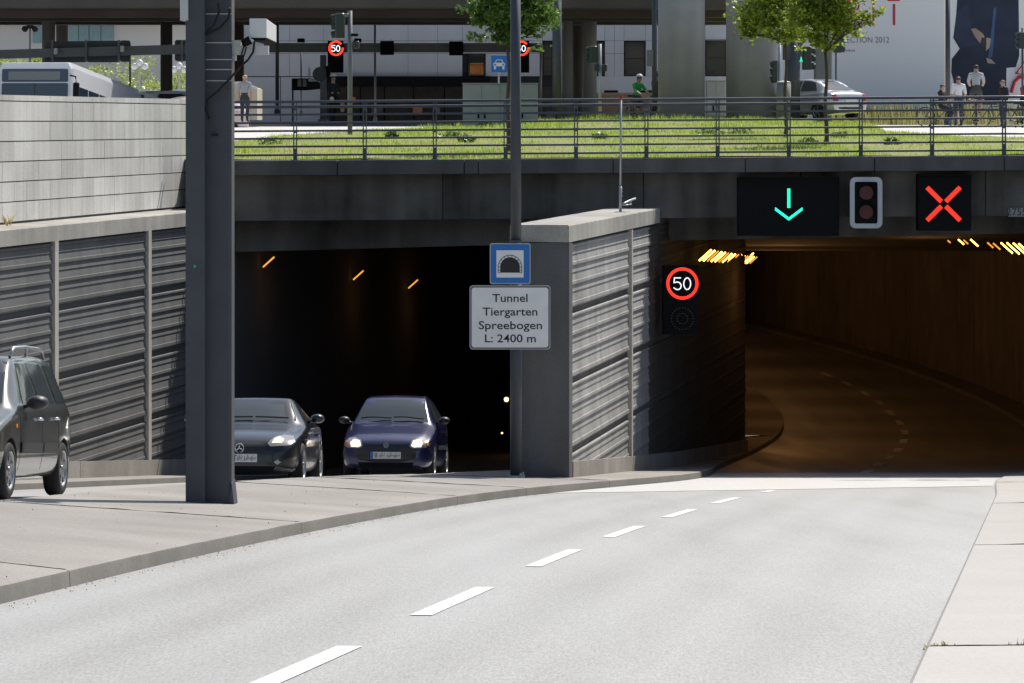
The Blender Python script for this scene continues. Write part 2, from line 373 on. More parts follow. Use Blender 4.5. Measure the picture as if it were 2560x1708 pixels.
# island pavement between the carriageways: cast slabs, tar joints between them
isl = thing('island_pavement', (0,50,EYE-5), 'pale concrete island pavement between the two carriageways', None); del isl['label']; isl['kind'] = 'structure'
cuts = [10,24.7,35.5,46.5,51.6,57.2,66,78,100]
def slab(y0, y1, xl, xr, hl, hr, name, mat, parent, rnd=.025, n=None, k=7, thick=.35, skew=0):
    mb = MB(); n = n or max(6, int((y1-y0)/.6)); v = []
    for i in range(n+1):
        yy = y0+(y1-y0)*i/n
        a, b = xl(yy), xr(yy); ha, hb = hl(yy), hr(yy)
        prof = []
        for j in range(k):
            t = j/(k-1); prof.append((a+(b-a)*t, ha+(hb-ha)*t))
        prof = [(a,ha+thick),(a,ha+rnd)]+[(a+rnd,prof[0][1])]+prof[1:-1]+[(b-rnd,hb),(b-rnd*.3,hb+rnd*.3),(b,hb+rnd),(b+.015,hb+thick)]
        for x, h in prof:
            t = (x-a)/max(.1,(b-a)); v.append((x, yy+skew*t, EYE-h+.004*noise.noise(Vector((x*1.5,yy*1.5,3)))))
    m_ = len(prof)
    fs = [(i*m_+j, i*m_+j+1, (i+1)*m_+j+1, (i+1)*m_+j) for i in range(n) for j in range(m_-3)]
    kf = [(i*m_+j, i*m_+j+1, (i+1)*m_+j+1, (i+1)*m_+j) for i in range(n) for j in (m_-3, m_-2)]
    fs += [tuple(range(m_-1,-1,-1)), tuple(n*m_+j for j in range(m_))]
    mb.add(v, fs+kf); mb.mi = [0]*len(fs)+[1]*len(kf); o = mb.build(name, [mat, M['kerb']], parent); smooth_by_angle(o, 22); return o
HIR = lambda Y: Hr(Y)-.118
for i in range(len(cuts)-1):
    slab(cuts[i]+.012, cuts[i+1]-.012, XIL, XL, HIL, HIR, 'slab', M['slab'], isl)
    if i:
        y = cuts[i]; mb = MB(); a, b = XIL(y)+.03, XL(y)-.03; n = 60
        pts = []; rs = []
        for j in range(n+1):
            t = j/n; x = a+(b-a)*t
            pts.append((x, y, EYE-(HIL(y)+(HIR(y)-HIL(y))*t)-.004)); rs.append(max(.004, .011+.008*noise.noise(Vector((x*4,y,0)))))
        mb.tube(pts, rs, 5); mb.build('tar_joint', M['joint'], isl)
# grit lying on the island, and gutter dirt along its kerb
mb = MB()
for i in range(260):
    y = 16+46*random.random(); t = random.random(); x = XIL(y)+(XL(y)-XIL(y))*t
    z = EYE-(HIL(y)+(HIR(y)-HIL(y))*t); r = random.choice((.004,.005,.006,.009))*random.uniform(.7,1.3)
    mb.add([(x-r,y,z-.005),(x+r*.6,y-r,z-.005),(x+r*.6,y+r,z-.005),(x,y,z+r*1.1)], [(0,1,3),(1,2,3),(2,0,3)])
o = mb.build('grit', pmat('grit', (.07,.062,.055), .9), isl, fix=False); o['kind'] = 'stuff'
mb = MB()
for i in range(500):
    y = 13+48*random.random(); x = XL(y)+abs(random.gauss(0,.10))+.02; z = EYE-Hr(y)
    r = random.uniform(.003,.008)
    mb.add([(x-r,y,z),(x+r*.6,y-r,z),(x+r*.6,y+r,z),(x,y,z+r)], [(0,1,3),(1,2,3),(2,0,3)])
o = mb.build('gutter_grit', pmat('gutter_grit', (.20,.18,.15), .9), road, fix=False); o['kind'] = 'stuff'

# right pavement
rp = thing('right_pavement', (8,30,EYE-4), 'x', None); del rp['label']; rp['kind'] = 'structure'
rc = [8,18.0,31.7,46.2,60,74]
for i in range(len(rc)-1):
    slab(rc[i]+.02, rc[i+1]-.02, XR, lambda y: XR(y)+9, lambda y: Hr(y)-.03, lambda y: Hr(y)-.2, 'slab', M['slab_r'], rp, k=8, skew=-.6)
    if i:
        y = rc[i]; mb = MB(); pts = []; rs = []
        for j in range(101):
            x = XR(y)+.03+8.9*j/100; pts.append((x, y-.6*(x-XR(y))/9, EYE-Hr(y)+.03+.17*(x-XR(y))/9-.006)); rs.append(max(.004,.012+.012*noise.noise(Vector((x*3,y,0)))))
        mb.tube(pts, rs, 5); mb.build('tar_joint', M['joint'], rp)
# weeds in the pavement joints
def tuft(name, parent, x, y, z, n, hgt, spread, mat):
    mb = MB()
    for i in range(n):
        a = random.uniform(0, 6.28); r = spread*random.random(); h = hgt*random.uniform(.4,1); lean = random.uniform(.2,.9)*h
        bx_, by = x+r*math.cos(a)*2.5, y+r*math.sin(a)*.4; b = random.uniform(0,6.28); w = .005
        mb.add([(bx_-w,by,z),(bx_+w,by,z),(bx_+lean*.4*math.cos(b),by+lean*.4*math.sin(b),z+h*.7),(bx_+lean*math.cos(b),by+lean*math.sin(b),z+h)], [(0,1,2),(0,2,3)])
    o = mb.build(name, mat, parent, fix=False); o['kind'] = 'stuff'
M['weed'] = leafmat('dry_weeds', (.22,.20,.07), (.40,.36,.16), .3)
tuft('weeds', rp, 2.65, 18.0, EYE-Hr(18)+.03, 30, .045, .10, M['weed'])
tuft('weeds', rp, 2.15, 18.0, EYE-Hr(18)+.03, 12, .03, .04, M['weed'])
tuft('weeds', rp, XR(18)+.03, 18.0, EYE-Hr(18)+.01, 20, .035, .02, M['weed'])

# narrow raised strip at the foot of the left wall
kw = thing('kerb_strip', (-8,50,EYE-5), 'x', None); del kw['label']; kw['kind'] = 'structure'
kc = [12,22,32,42,51,60,69,76]
for i in range(len(kc)-1):
    slab(kc[i]+.005, kc[i+1]-.005, XV, lambda y: XV(y)+.85, lambda y: Hl(y)-.02, lambda y: Hl(y), 'kerb_slab', M['slab'], kw, k=3)

# ------------------------------------------------------------------ retaining walls
# one cast acoustic cladding panel: ribs in section (z down from the top, d out from the wall)
PROF = [(0,0),(0,.02),(.012,.044),(.042,.044),(.054,.015),(.163,.033),(.169,.018),(.285,.035),(.296,.048),(.342,.048),(.355,.015),
        (.463,.033),(.469,.018),(.600,.036),(.611,.048),(.657,.048),(.670,.015),(.778,.033),(.784,.018),(.935,.036),(.946,.05),(1.0,.05),(1.03,.03),(1.03,-.05)]
def panel(parent, xf, y0, y1, h0, mat):
    mb = MB(); v = []
    n = len(PROF)
    for y in (y0+.004, y1-.004):
        p = Vector((xf(y), y, 0))
        for z, d in PROF:
            q = p+wn_*d; v.append((q.x,q.y,EYE-h0-z))
    mb.add(v, [(i,i+1,n+i+1,n+i) for i in range(n-1)]+[tuple(range(n-1,-1,-1)), tuple(range(n,2*n))])
    return mb.build('cladding_panel', mat, parent)
def wallbox(mb, xf, y0, y1, d0, d1, h0, h1, h0b=None, h1b=None):
    """box along a wall: depth y0..y1, outward d0..d1, level h0 (top) .. h1 (bottom); second pair at y1"""
    h0b = h0 if h0b is None else h0b; h1b = h1 if h1b is None else h1b
    a, b = Vector((xf(y0),y0,0)), Vector((xf(y1),y1,0)); P = lambda q, d, h: ((q+wn_*d).x, (q+wn_*d).y, EYE-h)
    mb.hexa([P(a,d0,h1),P(a,d1,h1),P(b,d1,h1b),P(b,d0,h1b),P(a,d0,h0),P(a,d1,h0),P(b,d1,h0b),P(b,d0,h0b)])
def capblock(parent, xf, y0, y1, d0, d1, h0, t, mat):
    mb = MB(); v = []; c = .018
    sec = [(d0,h0+t),(d1,h0+t),(d1,h0+c),(d1-c,h0),(d0+c,h0),(d0,h0+c)]
    n = max(2, int((y1-y0)/.3))
    for i in range(n+1):
        y = y0+(y1-y0)*i/n; p = Vector((xf(y),y,0))
        for j, (d, h) in enumerate(sec):
            e = .006*noise.noise(Vector((y*3, j, 5.))) if 1 < j < 5 else 0
            q = p+wn_*(d+e); v.append((q.x,q.y,EYE-h+e*.6))
    m_ = len(sec)
    fs = [(i*m_+j, i*m_+(j+1)%m_, (i+1)*m_+(j+1)%m_, (i+1)*m_+j) for i in range(n) for j in range(m_)]
    fs += [tuple(range(m_-1,-1,-1)), tuple(n*m_+j for j in range(m_))]
    mb.add(v, fs); mb.build('cap_block', mat, parent)
def clad_wall(root, xf, y0, y1, seams, posts, floor, mat, plinths, bottom, pw=.10):
    for a, b in zip(seams[:-1], seams[1:]):
        h = CAPH+.32
        while h < floor(b)+.1:
            panel(root, xf, a, b, h, M['panel_shaded'] if root.name == 'dividing_wall' and a > 68 else mat); h += 1.14
    for y in posts:
        mb = MB(); wallbox(mb, xf, y-pw, y+pw, .0, .085, CAPH+.29, bottom(y)+.1); mb.build('wall_post', M['post'], root)
    for a, b in zip(plinths[:-1], plinths[1:]):
        mb = MB(); wallbox(mb, xf, a+.012, b-.012, -.02, .095, floor(a)-.30, floor(a)+.5, floor(b)-.30, floor(b)+.5)
        mb.build('plinth_block', M['plinth'], root)
        
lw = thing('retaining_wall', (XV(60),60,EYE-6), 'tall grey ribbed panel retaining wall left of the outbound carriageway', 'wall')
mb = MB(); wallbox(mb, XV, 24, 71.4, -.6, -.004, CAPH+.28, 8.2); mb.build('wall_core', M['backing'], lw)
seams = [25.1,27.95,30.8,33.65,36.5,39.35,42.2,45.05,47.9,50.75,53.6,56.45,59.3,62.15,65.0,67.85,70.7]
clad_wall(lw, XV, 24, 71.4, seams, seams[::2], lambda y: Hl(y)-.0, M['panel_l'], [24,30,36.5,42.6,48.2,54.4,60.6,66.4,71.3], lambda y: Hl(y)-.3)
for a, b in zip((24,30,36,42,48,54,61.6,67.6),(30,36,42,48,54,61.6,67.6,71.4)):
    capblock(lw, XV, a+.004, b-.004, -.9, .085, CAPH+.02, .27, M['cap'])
# upper parapet: stack-bonded concrete blocks with open horizontal joints
uw = thing('parapet_wall', (XV(60)-.8,60,EYE-CAPH), 'pale concrete block parapet standing on top of the left retaining wall', 'wall')
XU = lambda Y: .169*Y-18.35
mb = MB(); wallbox(mb, XU, 24, 71.2, -.30, -.02, -.43, CAPH+.02); mb.build('wall_core', M['backing'], uw)
rows = [(-.445,-.345)]+[(-.345+.334*k, -.345+.334*(k+1)) for k in range(6)]
yy = 50.5
cols_ = []
while yy < 71: 
    w_ = .66; cols_.append((yy, min(yy+w_, 71.2))); yy += w_
for a, b in cols_:
    for h0, h1 in rows:
        mb = MB(); wallbox(mb, XU, a+.001, b-.001, -.06, random.uniform(-.002,.004), h0+(.009 if h0 > -.4 else 0), min(h1-.009, CAPH+.02)); mb.build('block', M['stone'], uw)
for h0, h1 in rows:
    mb = MB(); wallbox(mb, XU, 24, 50.49, -.06, 0, h0+(.009 if h0 > -.4 else 0), min(h1-.009, CAPH+.02)); mb.build('block_course', M['stone'], uw)
# litter and weeds on the ledge
tuft('weeds', lw, XV(58.2)-.45, 58.6, EYE-CAPH-.02, 14, .22, .04, M['weed'])

dw = thing('dividing_wall', (XW(58),58,EYE-5.8), 'thick concrete wall with ribbed panels between the two tunnel mouths', 'wall')
mb = MB(); wallbox(mb, XW, 58.35, 86, -.85, -.004, CAPH+.28, 9.2); mb.build('wall_core', M['pier'], dw)
mb = MB(); mb.hexa([(-.02,58.0,EYE-6.2),(XW(58)+.082,58.0,EYE-6.2),(XW(58.34)+.082,58.34,EYE-6.2),(.05,58.34,EYE-6.2),
                    (-.02,58.0,EYE-CAPH-.282),(XW(58)+.082,58.0,EYE-CAPH-.282),(XW(58.34)+.082,58.34,EYE-CAPH-.282),(.05,58.34,EYE-CAPH-.282)])
mb.build('pier_end', M['pier'], dw)
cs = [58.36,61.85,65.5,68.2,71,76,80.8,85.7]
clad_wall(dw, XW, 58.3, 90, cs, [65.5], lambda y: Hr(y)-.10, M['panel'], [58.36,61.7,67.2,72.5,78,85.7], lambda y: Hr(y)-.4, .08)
for a, b in ((57.97,61.4),(61.41,67.3),(67.31,69.4)):
    capblock(dw, XW, a, b, -.88, .085, CAPH-.01, .28, M['cap'])

# ------------------------------------------------------------------ tunnel portal (edge of the deck over the road)
zt = lambda X: .0068*(X+4)             # the deck edge rises slightly to the right
portal = thing('tunnel_portal', (3,70,EYE-7), 'dark concrete tunnel portal with coping beam across both tunnel mouths', 'tunnel portal')
PX0, PX1 = -6.2, 14.0
def pbox(name, mat, x0, x1, y0, y1, h0, h1, h1r=None, c=.015):
    """beam piece between x0 and x1 following the deck edge; h1r: bottom level at the right end"""
    mb = MB(); a0, a1 = EYE-h0+zt(x0), EYE-h0+zt(x1); b0 = EYE-h1+zt(x0); b1 = EYE-(h1 if h1r is None else h1r)+zt(x1)
    mb.hexa([(x0,y0,b0),(x1,y0,b1),(x1,y1,b1),(x0,y1,b0),(x0,y0,a0),(x1,y0,a1),(x1,y1,a1),(x0,y1,a0)])
    o = mb.build(name, mat, portal)
    bv = o.modifiers.new('b','BEVEL'); bv.width = c; bv.segments = 2
    return o
x = PX0
for w_ in (2.83,2.45,.27,2.6,2.55,2.5,2.5,2.55,2.0):
    pbox('coping_block', M['coping'], x+.006, x+w_-.006, 69.45, 70.5, .745, 1.03, c=.02); x += w_
for a, b in ((PX0,-1.35),(-1.34,2.55),(2.56,5.6),(5.61,9.2),(9.21,PX1)):
    pbox('fascia_beam', M['beam'], a, b, 70.0, 71.2, 1.03, 1.92)
pbox('lintel', M['beam'], PX0, 1.9, 71.2, 73, 1.70, 2.58, 2.42)
pbox('lintel', M['beam'], 2.95, PX1, 71.2, 73, 1.70, 2.40, 2.25)
mb = MB(); wallbox(mb, XW, 69.9, 74, -.9, .02, 1.75, 3.2); mb.build('bearing_block', M['beam'], portal)

# tunnel tubes
def tube_wall(xf, ys_, name, mat, zlo=10.8, zhi=1.2, t=.4, side=1):
    mb = MB(); v = []
    for y in ys_:
        for x, h in ((xf(y),zlo),(xf(y),zhi),(xf(y)+t*side,zhi),(xf(y)+t*side,zlo)): v.append((x,y,EYE-h))
    n = len(ys_); fs = [(i*4+j, i*4+(j+1)%4, (i+1)*4+(j+1)%4, (i+1)*4+j) for i in range(n-1) for j in range(4)]
    fs += [(0,1,2,3), ((n-1)*4+3,(n-1)*4+2,(n-1)*4+1,(n-1)*4)]
    mb.add(v, fs); return mb.build(name, mat)
XTL = curve([85.6,95,104,111,124,137,150,195],[5.50,5.92,6.5,6.9,7.5,7.4,6.7,1.3])
XTR = lambda y: XR(y)+.95
tw = tube_wall(XTL, [85.6]+list(np.arange(88,196,3)), 'tunnel_wall_inner', M['tunnel'], side=-1); tag(tw, kind='structure')
tr = thing('tunnel_wall_right', (14,90,EYE-8), 'x', None); del tr['label']; tr['kind'] = 'structure'
def bay(a, b):
    mb = MB(); n = 3; v = []
    for i in range(n):
        y = a+.03+(b-a-.06)*i/(n-1)
        for x, h in ((XTR(y),11),(XTR(y),1.2),(XTR(y)+.3,1.2),(XTR(y)+.3,11)): v.append((x,y,EYE-h))
    mb.add(v, [(i*4+j, i*4+(j+1)%4, (i+1)*4+(j+1)%4, (i+1)*4+j) for i in range(n-1) for j in range(4)]+[(0,1,2,3),(11,10,9,8)])
    mb.build('wall_bay', M['tunnel'], tr)
for y in np.arange(70.2, 190, 4.0): bay(y, y+4.0)
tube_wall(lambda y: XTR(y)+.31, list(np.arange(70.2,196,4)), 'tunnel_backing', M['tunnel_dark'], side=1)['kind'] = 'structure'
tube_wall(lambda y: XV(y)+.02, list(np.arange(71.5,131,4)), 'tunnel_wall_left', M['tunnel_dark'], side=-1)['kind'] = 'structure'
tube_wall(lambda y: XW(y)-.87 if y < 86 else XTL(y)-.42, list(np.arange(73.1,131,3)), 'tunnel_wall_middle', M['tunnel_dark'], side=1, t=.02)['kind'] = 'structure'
mb = MB(); mb.bx(-8,30,195.5,196,EYE-13,EYE); mb.bx(-8,6,130,130.4,EYE-13,EYE)
tag(mb.build('tunnel_far_end', M['tunnel_dark']), kind='structure')
# kerb walk on the right side of the tube, under the bays
for i, a in enumerate(range(74, 186, 8)):
    pass
mb = MB(); v = []; ysr = list(np.arange(74, 194, 2.0))
for y in ysr:
    for x, h in ((XR(y),Hr(y)+.2),(XR(y),Hr(y)-.14),(XR(y)+1.0,Hr(y)-.16)): v.append((x,y,EYE-h))
mb.add(v, [(i*3+j, i*3+j+1, i*3+j+4, i*3+j+3) for i in range(len(ysr)-1) for j in range(2)])
tag(mb.build('tunnel_kerb', M['slab']), kind='structure')
mb = MB(); v = []; ysr = list(np.arange(99, 194, 2.0))
for y in ysr:
    for x, h in ((XL(y),Hr(y)+.2),(XL(y),Hr(y)-.12),(XTL(y)-.2,Hr(y)-.13)): v.append((x,y,EYE-h))
mb.add(v, [(i*3+j, i*3+j+1, i*3+j+4, i*3+j+3) for i in range(len(ysr)-1) for j in range(2)])
tag(mb.build('tunnel_kerb_inner', M['slab']), kind='structure')
# roof slab: underside follows the road, 4.6 m clear
mb = MB(); v = []
ysr = [71.3]+list(np.arange(74, 197, 3.0))
for y in ysr:
    h = Hr(y)-5.3 if y > 74 else 2.0
    v += [(-8,y,EYE-max(h,1.75)),(32,y,EYE-max(h,1.75)),(32,y,EYE-1.2),(-8,y,EYE-1.2)]
n = len(ysr)
mb.add(v, [(i*4+j, i*4+(j+1)%4, (i+1)*4+(j+1)%4, (i+1)*4+j) for i in range(n-1) for j in range(4)]+[(0,1,2,3),((n-1)*4+3,(n-1)*4+2,(n-1)*4+1,(n-1)*4)])
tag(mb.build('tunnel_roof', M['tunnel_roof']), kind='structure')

# sodium luminaires on the haunches of the tubes
M['sodium_mid'] = emat('sodium_lamp_mid', (1,.42,.05), 1.1)
def luminaire(x, y, z, ang, label, size=.45, mat='sodium', w=.05, lightpow=0):
    t = thing('tunnel_lamp', (x,y,z), label, 'tunnel lamp', 'sodium lamps in the tunnels')
    Mx = Matrix.Rotation(R(ang), 3, 'Y')
    mb = MB(); mb.box((x,y+.012,z), (size,w*1.6,.05), Mx)
    o = mb.build('housing', M['black'], t)
    mb = MB(); mb.box((x,y-.04,z), (size*.92,w,.032), Mx); mb.build('tube', M[mat], t)
    if lightpow:
        l = bpy.data.lights.new('lamp_light', 'POINT'); l.energy = lightpow; l.color = (1,.47,.16); l.shadow_soft_size = .25
        lo = bpy.data.objects.new('lamp_light', l); COL.objects.link(lo); lo.location = (.9 if ang < 0 else -.9, 0, -.55); lo.parent = t
for k in range(15):
    y = 71.9+1.45*k; px = 1763+9.6*k-.12*k*k*.6; py = 638+1.3*k-.03*k*k; p = W(px, py, y)
    lab = ['nearest', 'second nearest', 'third nearest', 'fourth nearest', 'fifth nearest', 'sixth nearest', 'seventh nearest', 'eighth nearest', 'ninth nearest', 'tenth nearest', 'eleventh nearest', 'twelfth nearest', 'thirteenth nearest', 'fourteenth nearest', 'farthest'][k]
    luminaire(p.x, y, p.z, -42, f'glowing orange lamp tube right of the dividing wall, {lab} of its slanted row', .36-.006*k, 'sodium' if k % 3 != 2 else 'sodium_dim', .05, 10 if k in (8, 14) else 0)
for k, (px, py, s_, m_) in enumerate(((2372,604,.1,'sodium_dim'),(2402,605,.2,'sodium'),(2414,605,.16,'sodium_dim'),(2435,607,.26,'sodium'),(2475,613,.2,'sodium_dim'),(2491,616,.24,'sodium_dim'),(2516,620,.38,'sodium'),(2532,621,.4,'sodium'),(2548,622,.4,'sodium'),(2562,624,.4,'sodium'))):
    y = 90-1.6*k; p = W(px, py, y)
    lab = ['first', 'second', 'third', 'fourth', 'fifth', 'sixth', 'seventh', 'eighth', 'ninth', 'tenth'][k]
    luminaire(p.x, y, p.z, 42, f'orange lamp under the red cross signal, {lab} from the left in its row', s_, m_, .06, 25 if k in (1,) else 0)
for px, py, y, m_, lab in ((672,655,73.6,'sodium_mid','left'),(896,688,82.3,'sodium_mid','middle'),(1033,710,88.6,'sodium_dim','right')):
    p = W(px, py, y); luminaire(p.x, y, p.z, -42, f'small orange lamp in the dark left tunnel mouth, {lab} of three', .34, m_, .06, 2)

# unseen lamps added round the bend, on the left haunch, to light the far wall
for k, y in enumerate((97,108,119,131,144,158,172)):
    h = Hr(y)-5.0; x = XTL(y)+.35
    luminaire(x, y, EYE-h, -42, 'unseen added sodium lamp round the bend of the right tunnel, '+('nearest','second nearest','third nearest','fourth nearest','fifth nearest','sixth nearest','farthest')[k]+' to the mouth', .35, 'sodium', .05, 58)
# right retaining wall of the ramp (unseen; added to block low sky light)
rw = thing('ramp_wall', (XR(40)+2.8,40,EYE-4.5), 'unseen plain concrete retaining wall on the right side of the ramp', 'wall')
for a_, b_ in zip(range(10,70,6), range(16,76,6)):
    b_ = min(b_, 70); mb = MB(); x0, x1 = XR(a_)+2.8, XR(b_)+2.8
    mb.hexa([(x0,a_+.01,EYE-Hr(a_)-.6),(x0+.5,a_+.01,EYE-Hr(a_)-.6),(x1+.5,b_,EYE-Hr(b_)-.6),(x1,b_,EYE-Hr(b_)-.6),(x0,a_+.01,EYE-CAPH),(x0+.5,a_+.01,EYE-CAPH),(x1+.5,b_,EYE-CAPH),(x1,b_,EYE-CAPH)]); mb.build('wall_bay', M['panel_l'], rw)

# repaired transverse seams in the asphalt
M['seam'] = pmat('seam_sealer', (.09,.09,.09), .7)
for y0, x0_, x1_, w in ((63.0,5.6,8.2,.3),):
    mb = MB(); v = []; n = 40
    for i in range(n+1):
        x = x0_+(x1_-x0_)*i/n; yy = y0+.25*noise.noise(Vector((x*.6,y0,0))); ww = w*max(.1,.5+noise.noise(Vector((x*1.7,y0,4))))
        v += [(x,yy,EYE-Hr(yy)+.009),(x,yy+ww,EYE-Hr(yy+ww)+.009)]
    mb.add(v, [(2*i,2*i+2,2*i+3,2*i+1) for i in range(n)]); mb.build('sealed_seam', M['seam'], road)

# paler road strip before the portal, its tone standing in for sun glare
mb = MB(); v = []; nx, ny = 30, 12
for i in range(nx+1):
    for j in range(ny+1):
        t = i/nx; x0 = XL(54)+.03+(XR(58)-.05-XL(54))*t; ya = 53.2+5.2*t+.15*noise.noise(Vector((t*9,1,0)))
        y = ya+(71-ya)*j/ny; x = XL(y)+.02+(XR(y)-.03-XL(y)-.02)*t; v.append((x,y,EYE-Hr(y)+.0045))
mb.add(v, [(i*(ny+1)+j,(i+1)*(ny+1)+j,(i+1)*(ny+1)+j+1,i*(ny+1)+j+1) for i in range(nx) for j in range(ny)])
mb.build('road_glare_apron', M['apron_glare'], road, smooth=True)

# ------------------------------------------------------------------ railing on the deck edge
rl = thing('railing', (2,69.95,EYE-.74), 'dark blue grey steel railing with horizontal bars along the deck edge', 'railing')
RY = 69.95
rx = lambda px: (px-CX)/F*RY
PXS = [563,738,912,1087,1264,1440,1616,1794,1972,2152,2330,2510,2690]
zb = lambda X: EYE-.742+zt(X)
for hh, r in ((1.135,.028),(.885,.021),(.727,.021),(.568,.021),(.42,.021),(.264,.021),(.10,.021)):
    mb = MB(); mb.tube([(rx(p), RY, zb(rx(p))+hh) for p in (500,1000,1500,2000,2500,2720)], r, 10); o = mb.build('rail', M['rail'], rl, smooth=True)
mb = MB(); mb.tube([(rx(p), RY+.11, zb(rx(p))+1.035) for p in (500,1000,1500,2000,2500,2720)], .030, 10); mb.build('handrail', M['rail'], rl, smooth=True)
for p in PXS:
    x = rx(p); z0 = zb(x); mb = MB()
    for s_ in (-1,1):
        mb.bx(x+s_*.028-.011, x+s_*.028+.011, RY-.03, RY+.03, z0, z0+1.15)
    mb.bx(x-.038,x+.038,RY-.028,RY+.028,z0,z0+.19)
    mb.bx(x-.016,x+.016,RY-.02,RY+.115,z0+1.0,z0+1.03)
    for hh in (.99,.55,.20): mb.disc((x,RY-.032,z0+hh), .03, 10, 'y', .02)
    mb.bx(x-.07,x+.07,RY-.06,RY+.06,z0-.002,z0+.012)
    mb.build('post', M['rail'], rl)

# ------------------------------------------------------------------ gantry mast: twin box columns on the island
mY = 39.0
def mx(px, Y=mY): return (px-CX)/F*Y
zb0 = EYE-4.14
mast = thing('gantry_mast', (mx(525), mY, zb0), 'massive dark grey twin steel column standing on the island, cut by the top edge', 'mast')
mb = MB(); mb.cbx(mx(467), mx(514), mY-.15, mY+.05, zb0-.12, EYE+2.6, .008); mb.build('front_column', M['steel'], mast)
mb = MB(); mb.cbx(mx(512.5,39.3), mx(583,39.3), 39.06, 39.5, zb0-.12, EYE+2.6, .02); mb.build('rear_column', M['steel'], mast)
mb = MB(); mb.hexa([(mx(575,39.3),39.04,zb0-.1),(mx(592,39.3),39.04,zb0-.1),(mx(592,39.3),39.52,zb0-.1),(mx(575,39.3),39.52,zb0-.1),
                    (mx(582,39.3),39.04,zb0+.22),(mx(584,39.3),39.04,zb0+.22),(mx(584,39.3),39.52,zb0+.22),(mx(582,39.3),39.52,zb0+.22)])
mb.build('base_gusset', M['steel'], mast)
for py in (35,107,149,174,202):
    z = EYE-(py-HY)/F*39.05; mb = MB(); mb.bx(mx(513.5,39.05), mx(579.5,39.05), 39.046, 39.06, z-.006, z+.006); mb.build('strap', M['galv'], mast)
mb = MB(); mb.tube([W(545,8,38.9),W(548,30,38.92),W(535,62,38.9),W(515,85,38.95)], .012, 6); mb.build('cable', M['rubber'], mast)
mb = MB(); mb.tube([W(575,20,38.9),W(572,45,38.95),W(550,70,38.95),W(514,88,38.95)], .014, 6); mb.build('cable', M['rubber'], mast)
mb = MB(); mb.tube([W(585,185,38.95),W(574,198,38.95),W(545,228,38.95),W(518,250,38.95),W(515,275,38.95),W(524,298,38.95)], .014, 6)
mb.build('cable', M['rubber'], mast)
mb = MB(); mb.bx(mx(528),mx(545),38.99,39.06,EYE-(338-HY)/F*39-.004,EYE-(338-HY)/F*39+.006); mb.build('bracket_tab', M['black'], mast)
mb = MB(); mb.cbx(mx(450,38.8), mx(470,38.8), 38.8, 39.3, EYE+(HY-51)/F*38.8, EYE+2.6, .01); mb.build('cabinet', M['offwhite'], mast)
mb = MB(); p = W(487,666,38.83); mb.disc(p, .017, 12, 'y', .012); mb.build('indicator_dot', pmat('teal_dot', (.02,.35,.33), .4), mast)
for i_ in range(6):
    for px_, yy_ in ((472,38.84),(509,38.84)): mb = MB(); mb.disc((mx(px_),yy_,zb0+.25+.75*i_), .012, 8, 'y', .02); mb.build('bolt', M['steel'], mast)
# camera housing on an outrigger to the right
hb = MB(); Yc = 39.2
a = W(568,104,Yc); b = W(672,150,Yc); hb.bx(a.x, b.x, Yc-.05, Yc+.05, EYE+(HY-133)/F*Yc-.02, EYE+(HY-110)/F*Yc-.02); hb.build('outrigger', M['offwhite'], mast)
hb = MB(); hb.bx(W(570,0,Yc).x, W(603,0,Yc).x, Yc-.07, Yc+.09, EYE+(HY-116)/F*Yc, EYE+(HY-101)/F*Yc); hb.bx(W(570,0,Yc).x, W(590,0,Yc).x, Yc-.07, Yc+.09, EYE+(HY-152)/F*Yc, EYE+(HY-138)/F*Yc); hb.bx(W(572,0,Yc).x,W(578,0,Yc).x,Yc-.08,Yc+.1,EYE+(HY-152)/F*Yc,EYE+(HY-101)/F*Yc); hb.build('clamp', M['galv'], mast)
hb = MB(); x0, x1, x2 = W(624,0,Yc).x, W(667,0,Yc).x, W(692,0,39.7).x; z0, z1 = EYE+(HY-95)/F*Yc, EYE+(HY-47)/F*Yc
hb.hexa([(x0,Yc-.05,z0),(x1,Yc-.05,z0),(x2,Yc+.45,z0-.04),(x0+.12,Yc+.5,z0-.04),(x0,Yc-.05,z1),(x1,Yc-.05,z1),(x2,Yc+.45,z1-.065),(x0+.12,Yc+.5,z1-.065)])
o = hb.build('camera_housing', M['white'], mast); bv = o.modifiers.new('b','BEVEL'); bv.width = .006; bv.segments = 2
hb = MB(); hb.hexa([(x0+.02,Yc-.04,z0-.03),(x1-.02,Yc-.04,z0-.03),(x2-.04,Yc+.4,z0-.06),(x0+.14,Yc+.4,z0-.06),(x0,Yc-.05,z0-.002),(x1,Yc-.05,z0-.002),(x2,Yc+.45,z0-.042),(x0+.12,Yc+.5,z0-.042)]); hb.build('housing_floor', M['black'], mast)
hb = MB(); hb.tube([W(606,110,Yc-.1),W(626,100,Yc-.1)], [.04,.05], 12); hb.build('camera', M['black'], mast, smooth=True)
hb = MB(); hb.tube([W(619,96,Yc-.11),W(633,104,Yc-.11)], .018, 8); hb.build('camera_hood', M['white'], mast)
hb = MB(); hb.tube([W(636,104,Yc-.08),W(633,130,Yc-.08),W(620,150,Yc-.06),W(600,168,Yc-.02),W(585,185,38.97)], .012, 6); hb.build('cable', M['rubber'], mast)
hb = MB(); hb.tube([W(610,115,Yc-.08),W(604,135,Yc-.08),W(600,152,Yc-.05)], .008, 6); hb.build('cable', M['rubber'], mast)
hb = MB(); hb.tube([W(616,118,Yc-.08),W(610,140,Yc-.08),W(604,152,Yc-.05)], .008, 6); hb.build('cable', M['rubber'], mast)

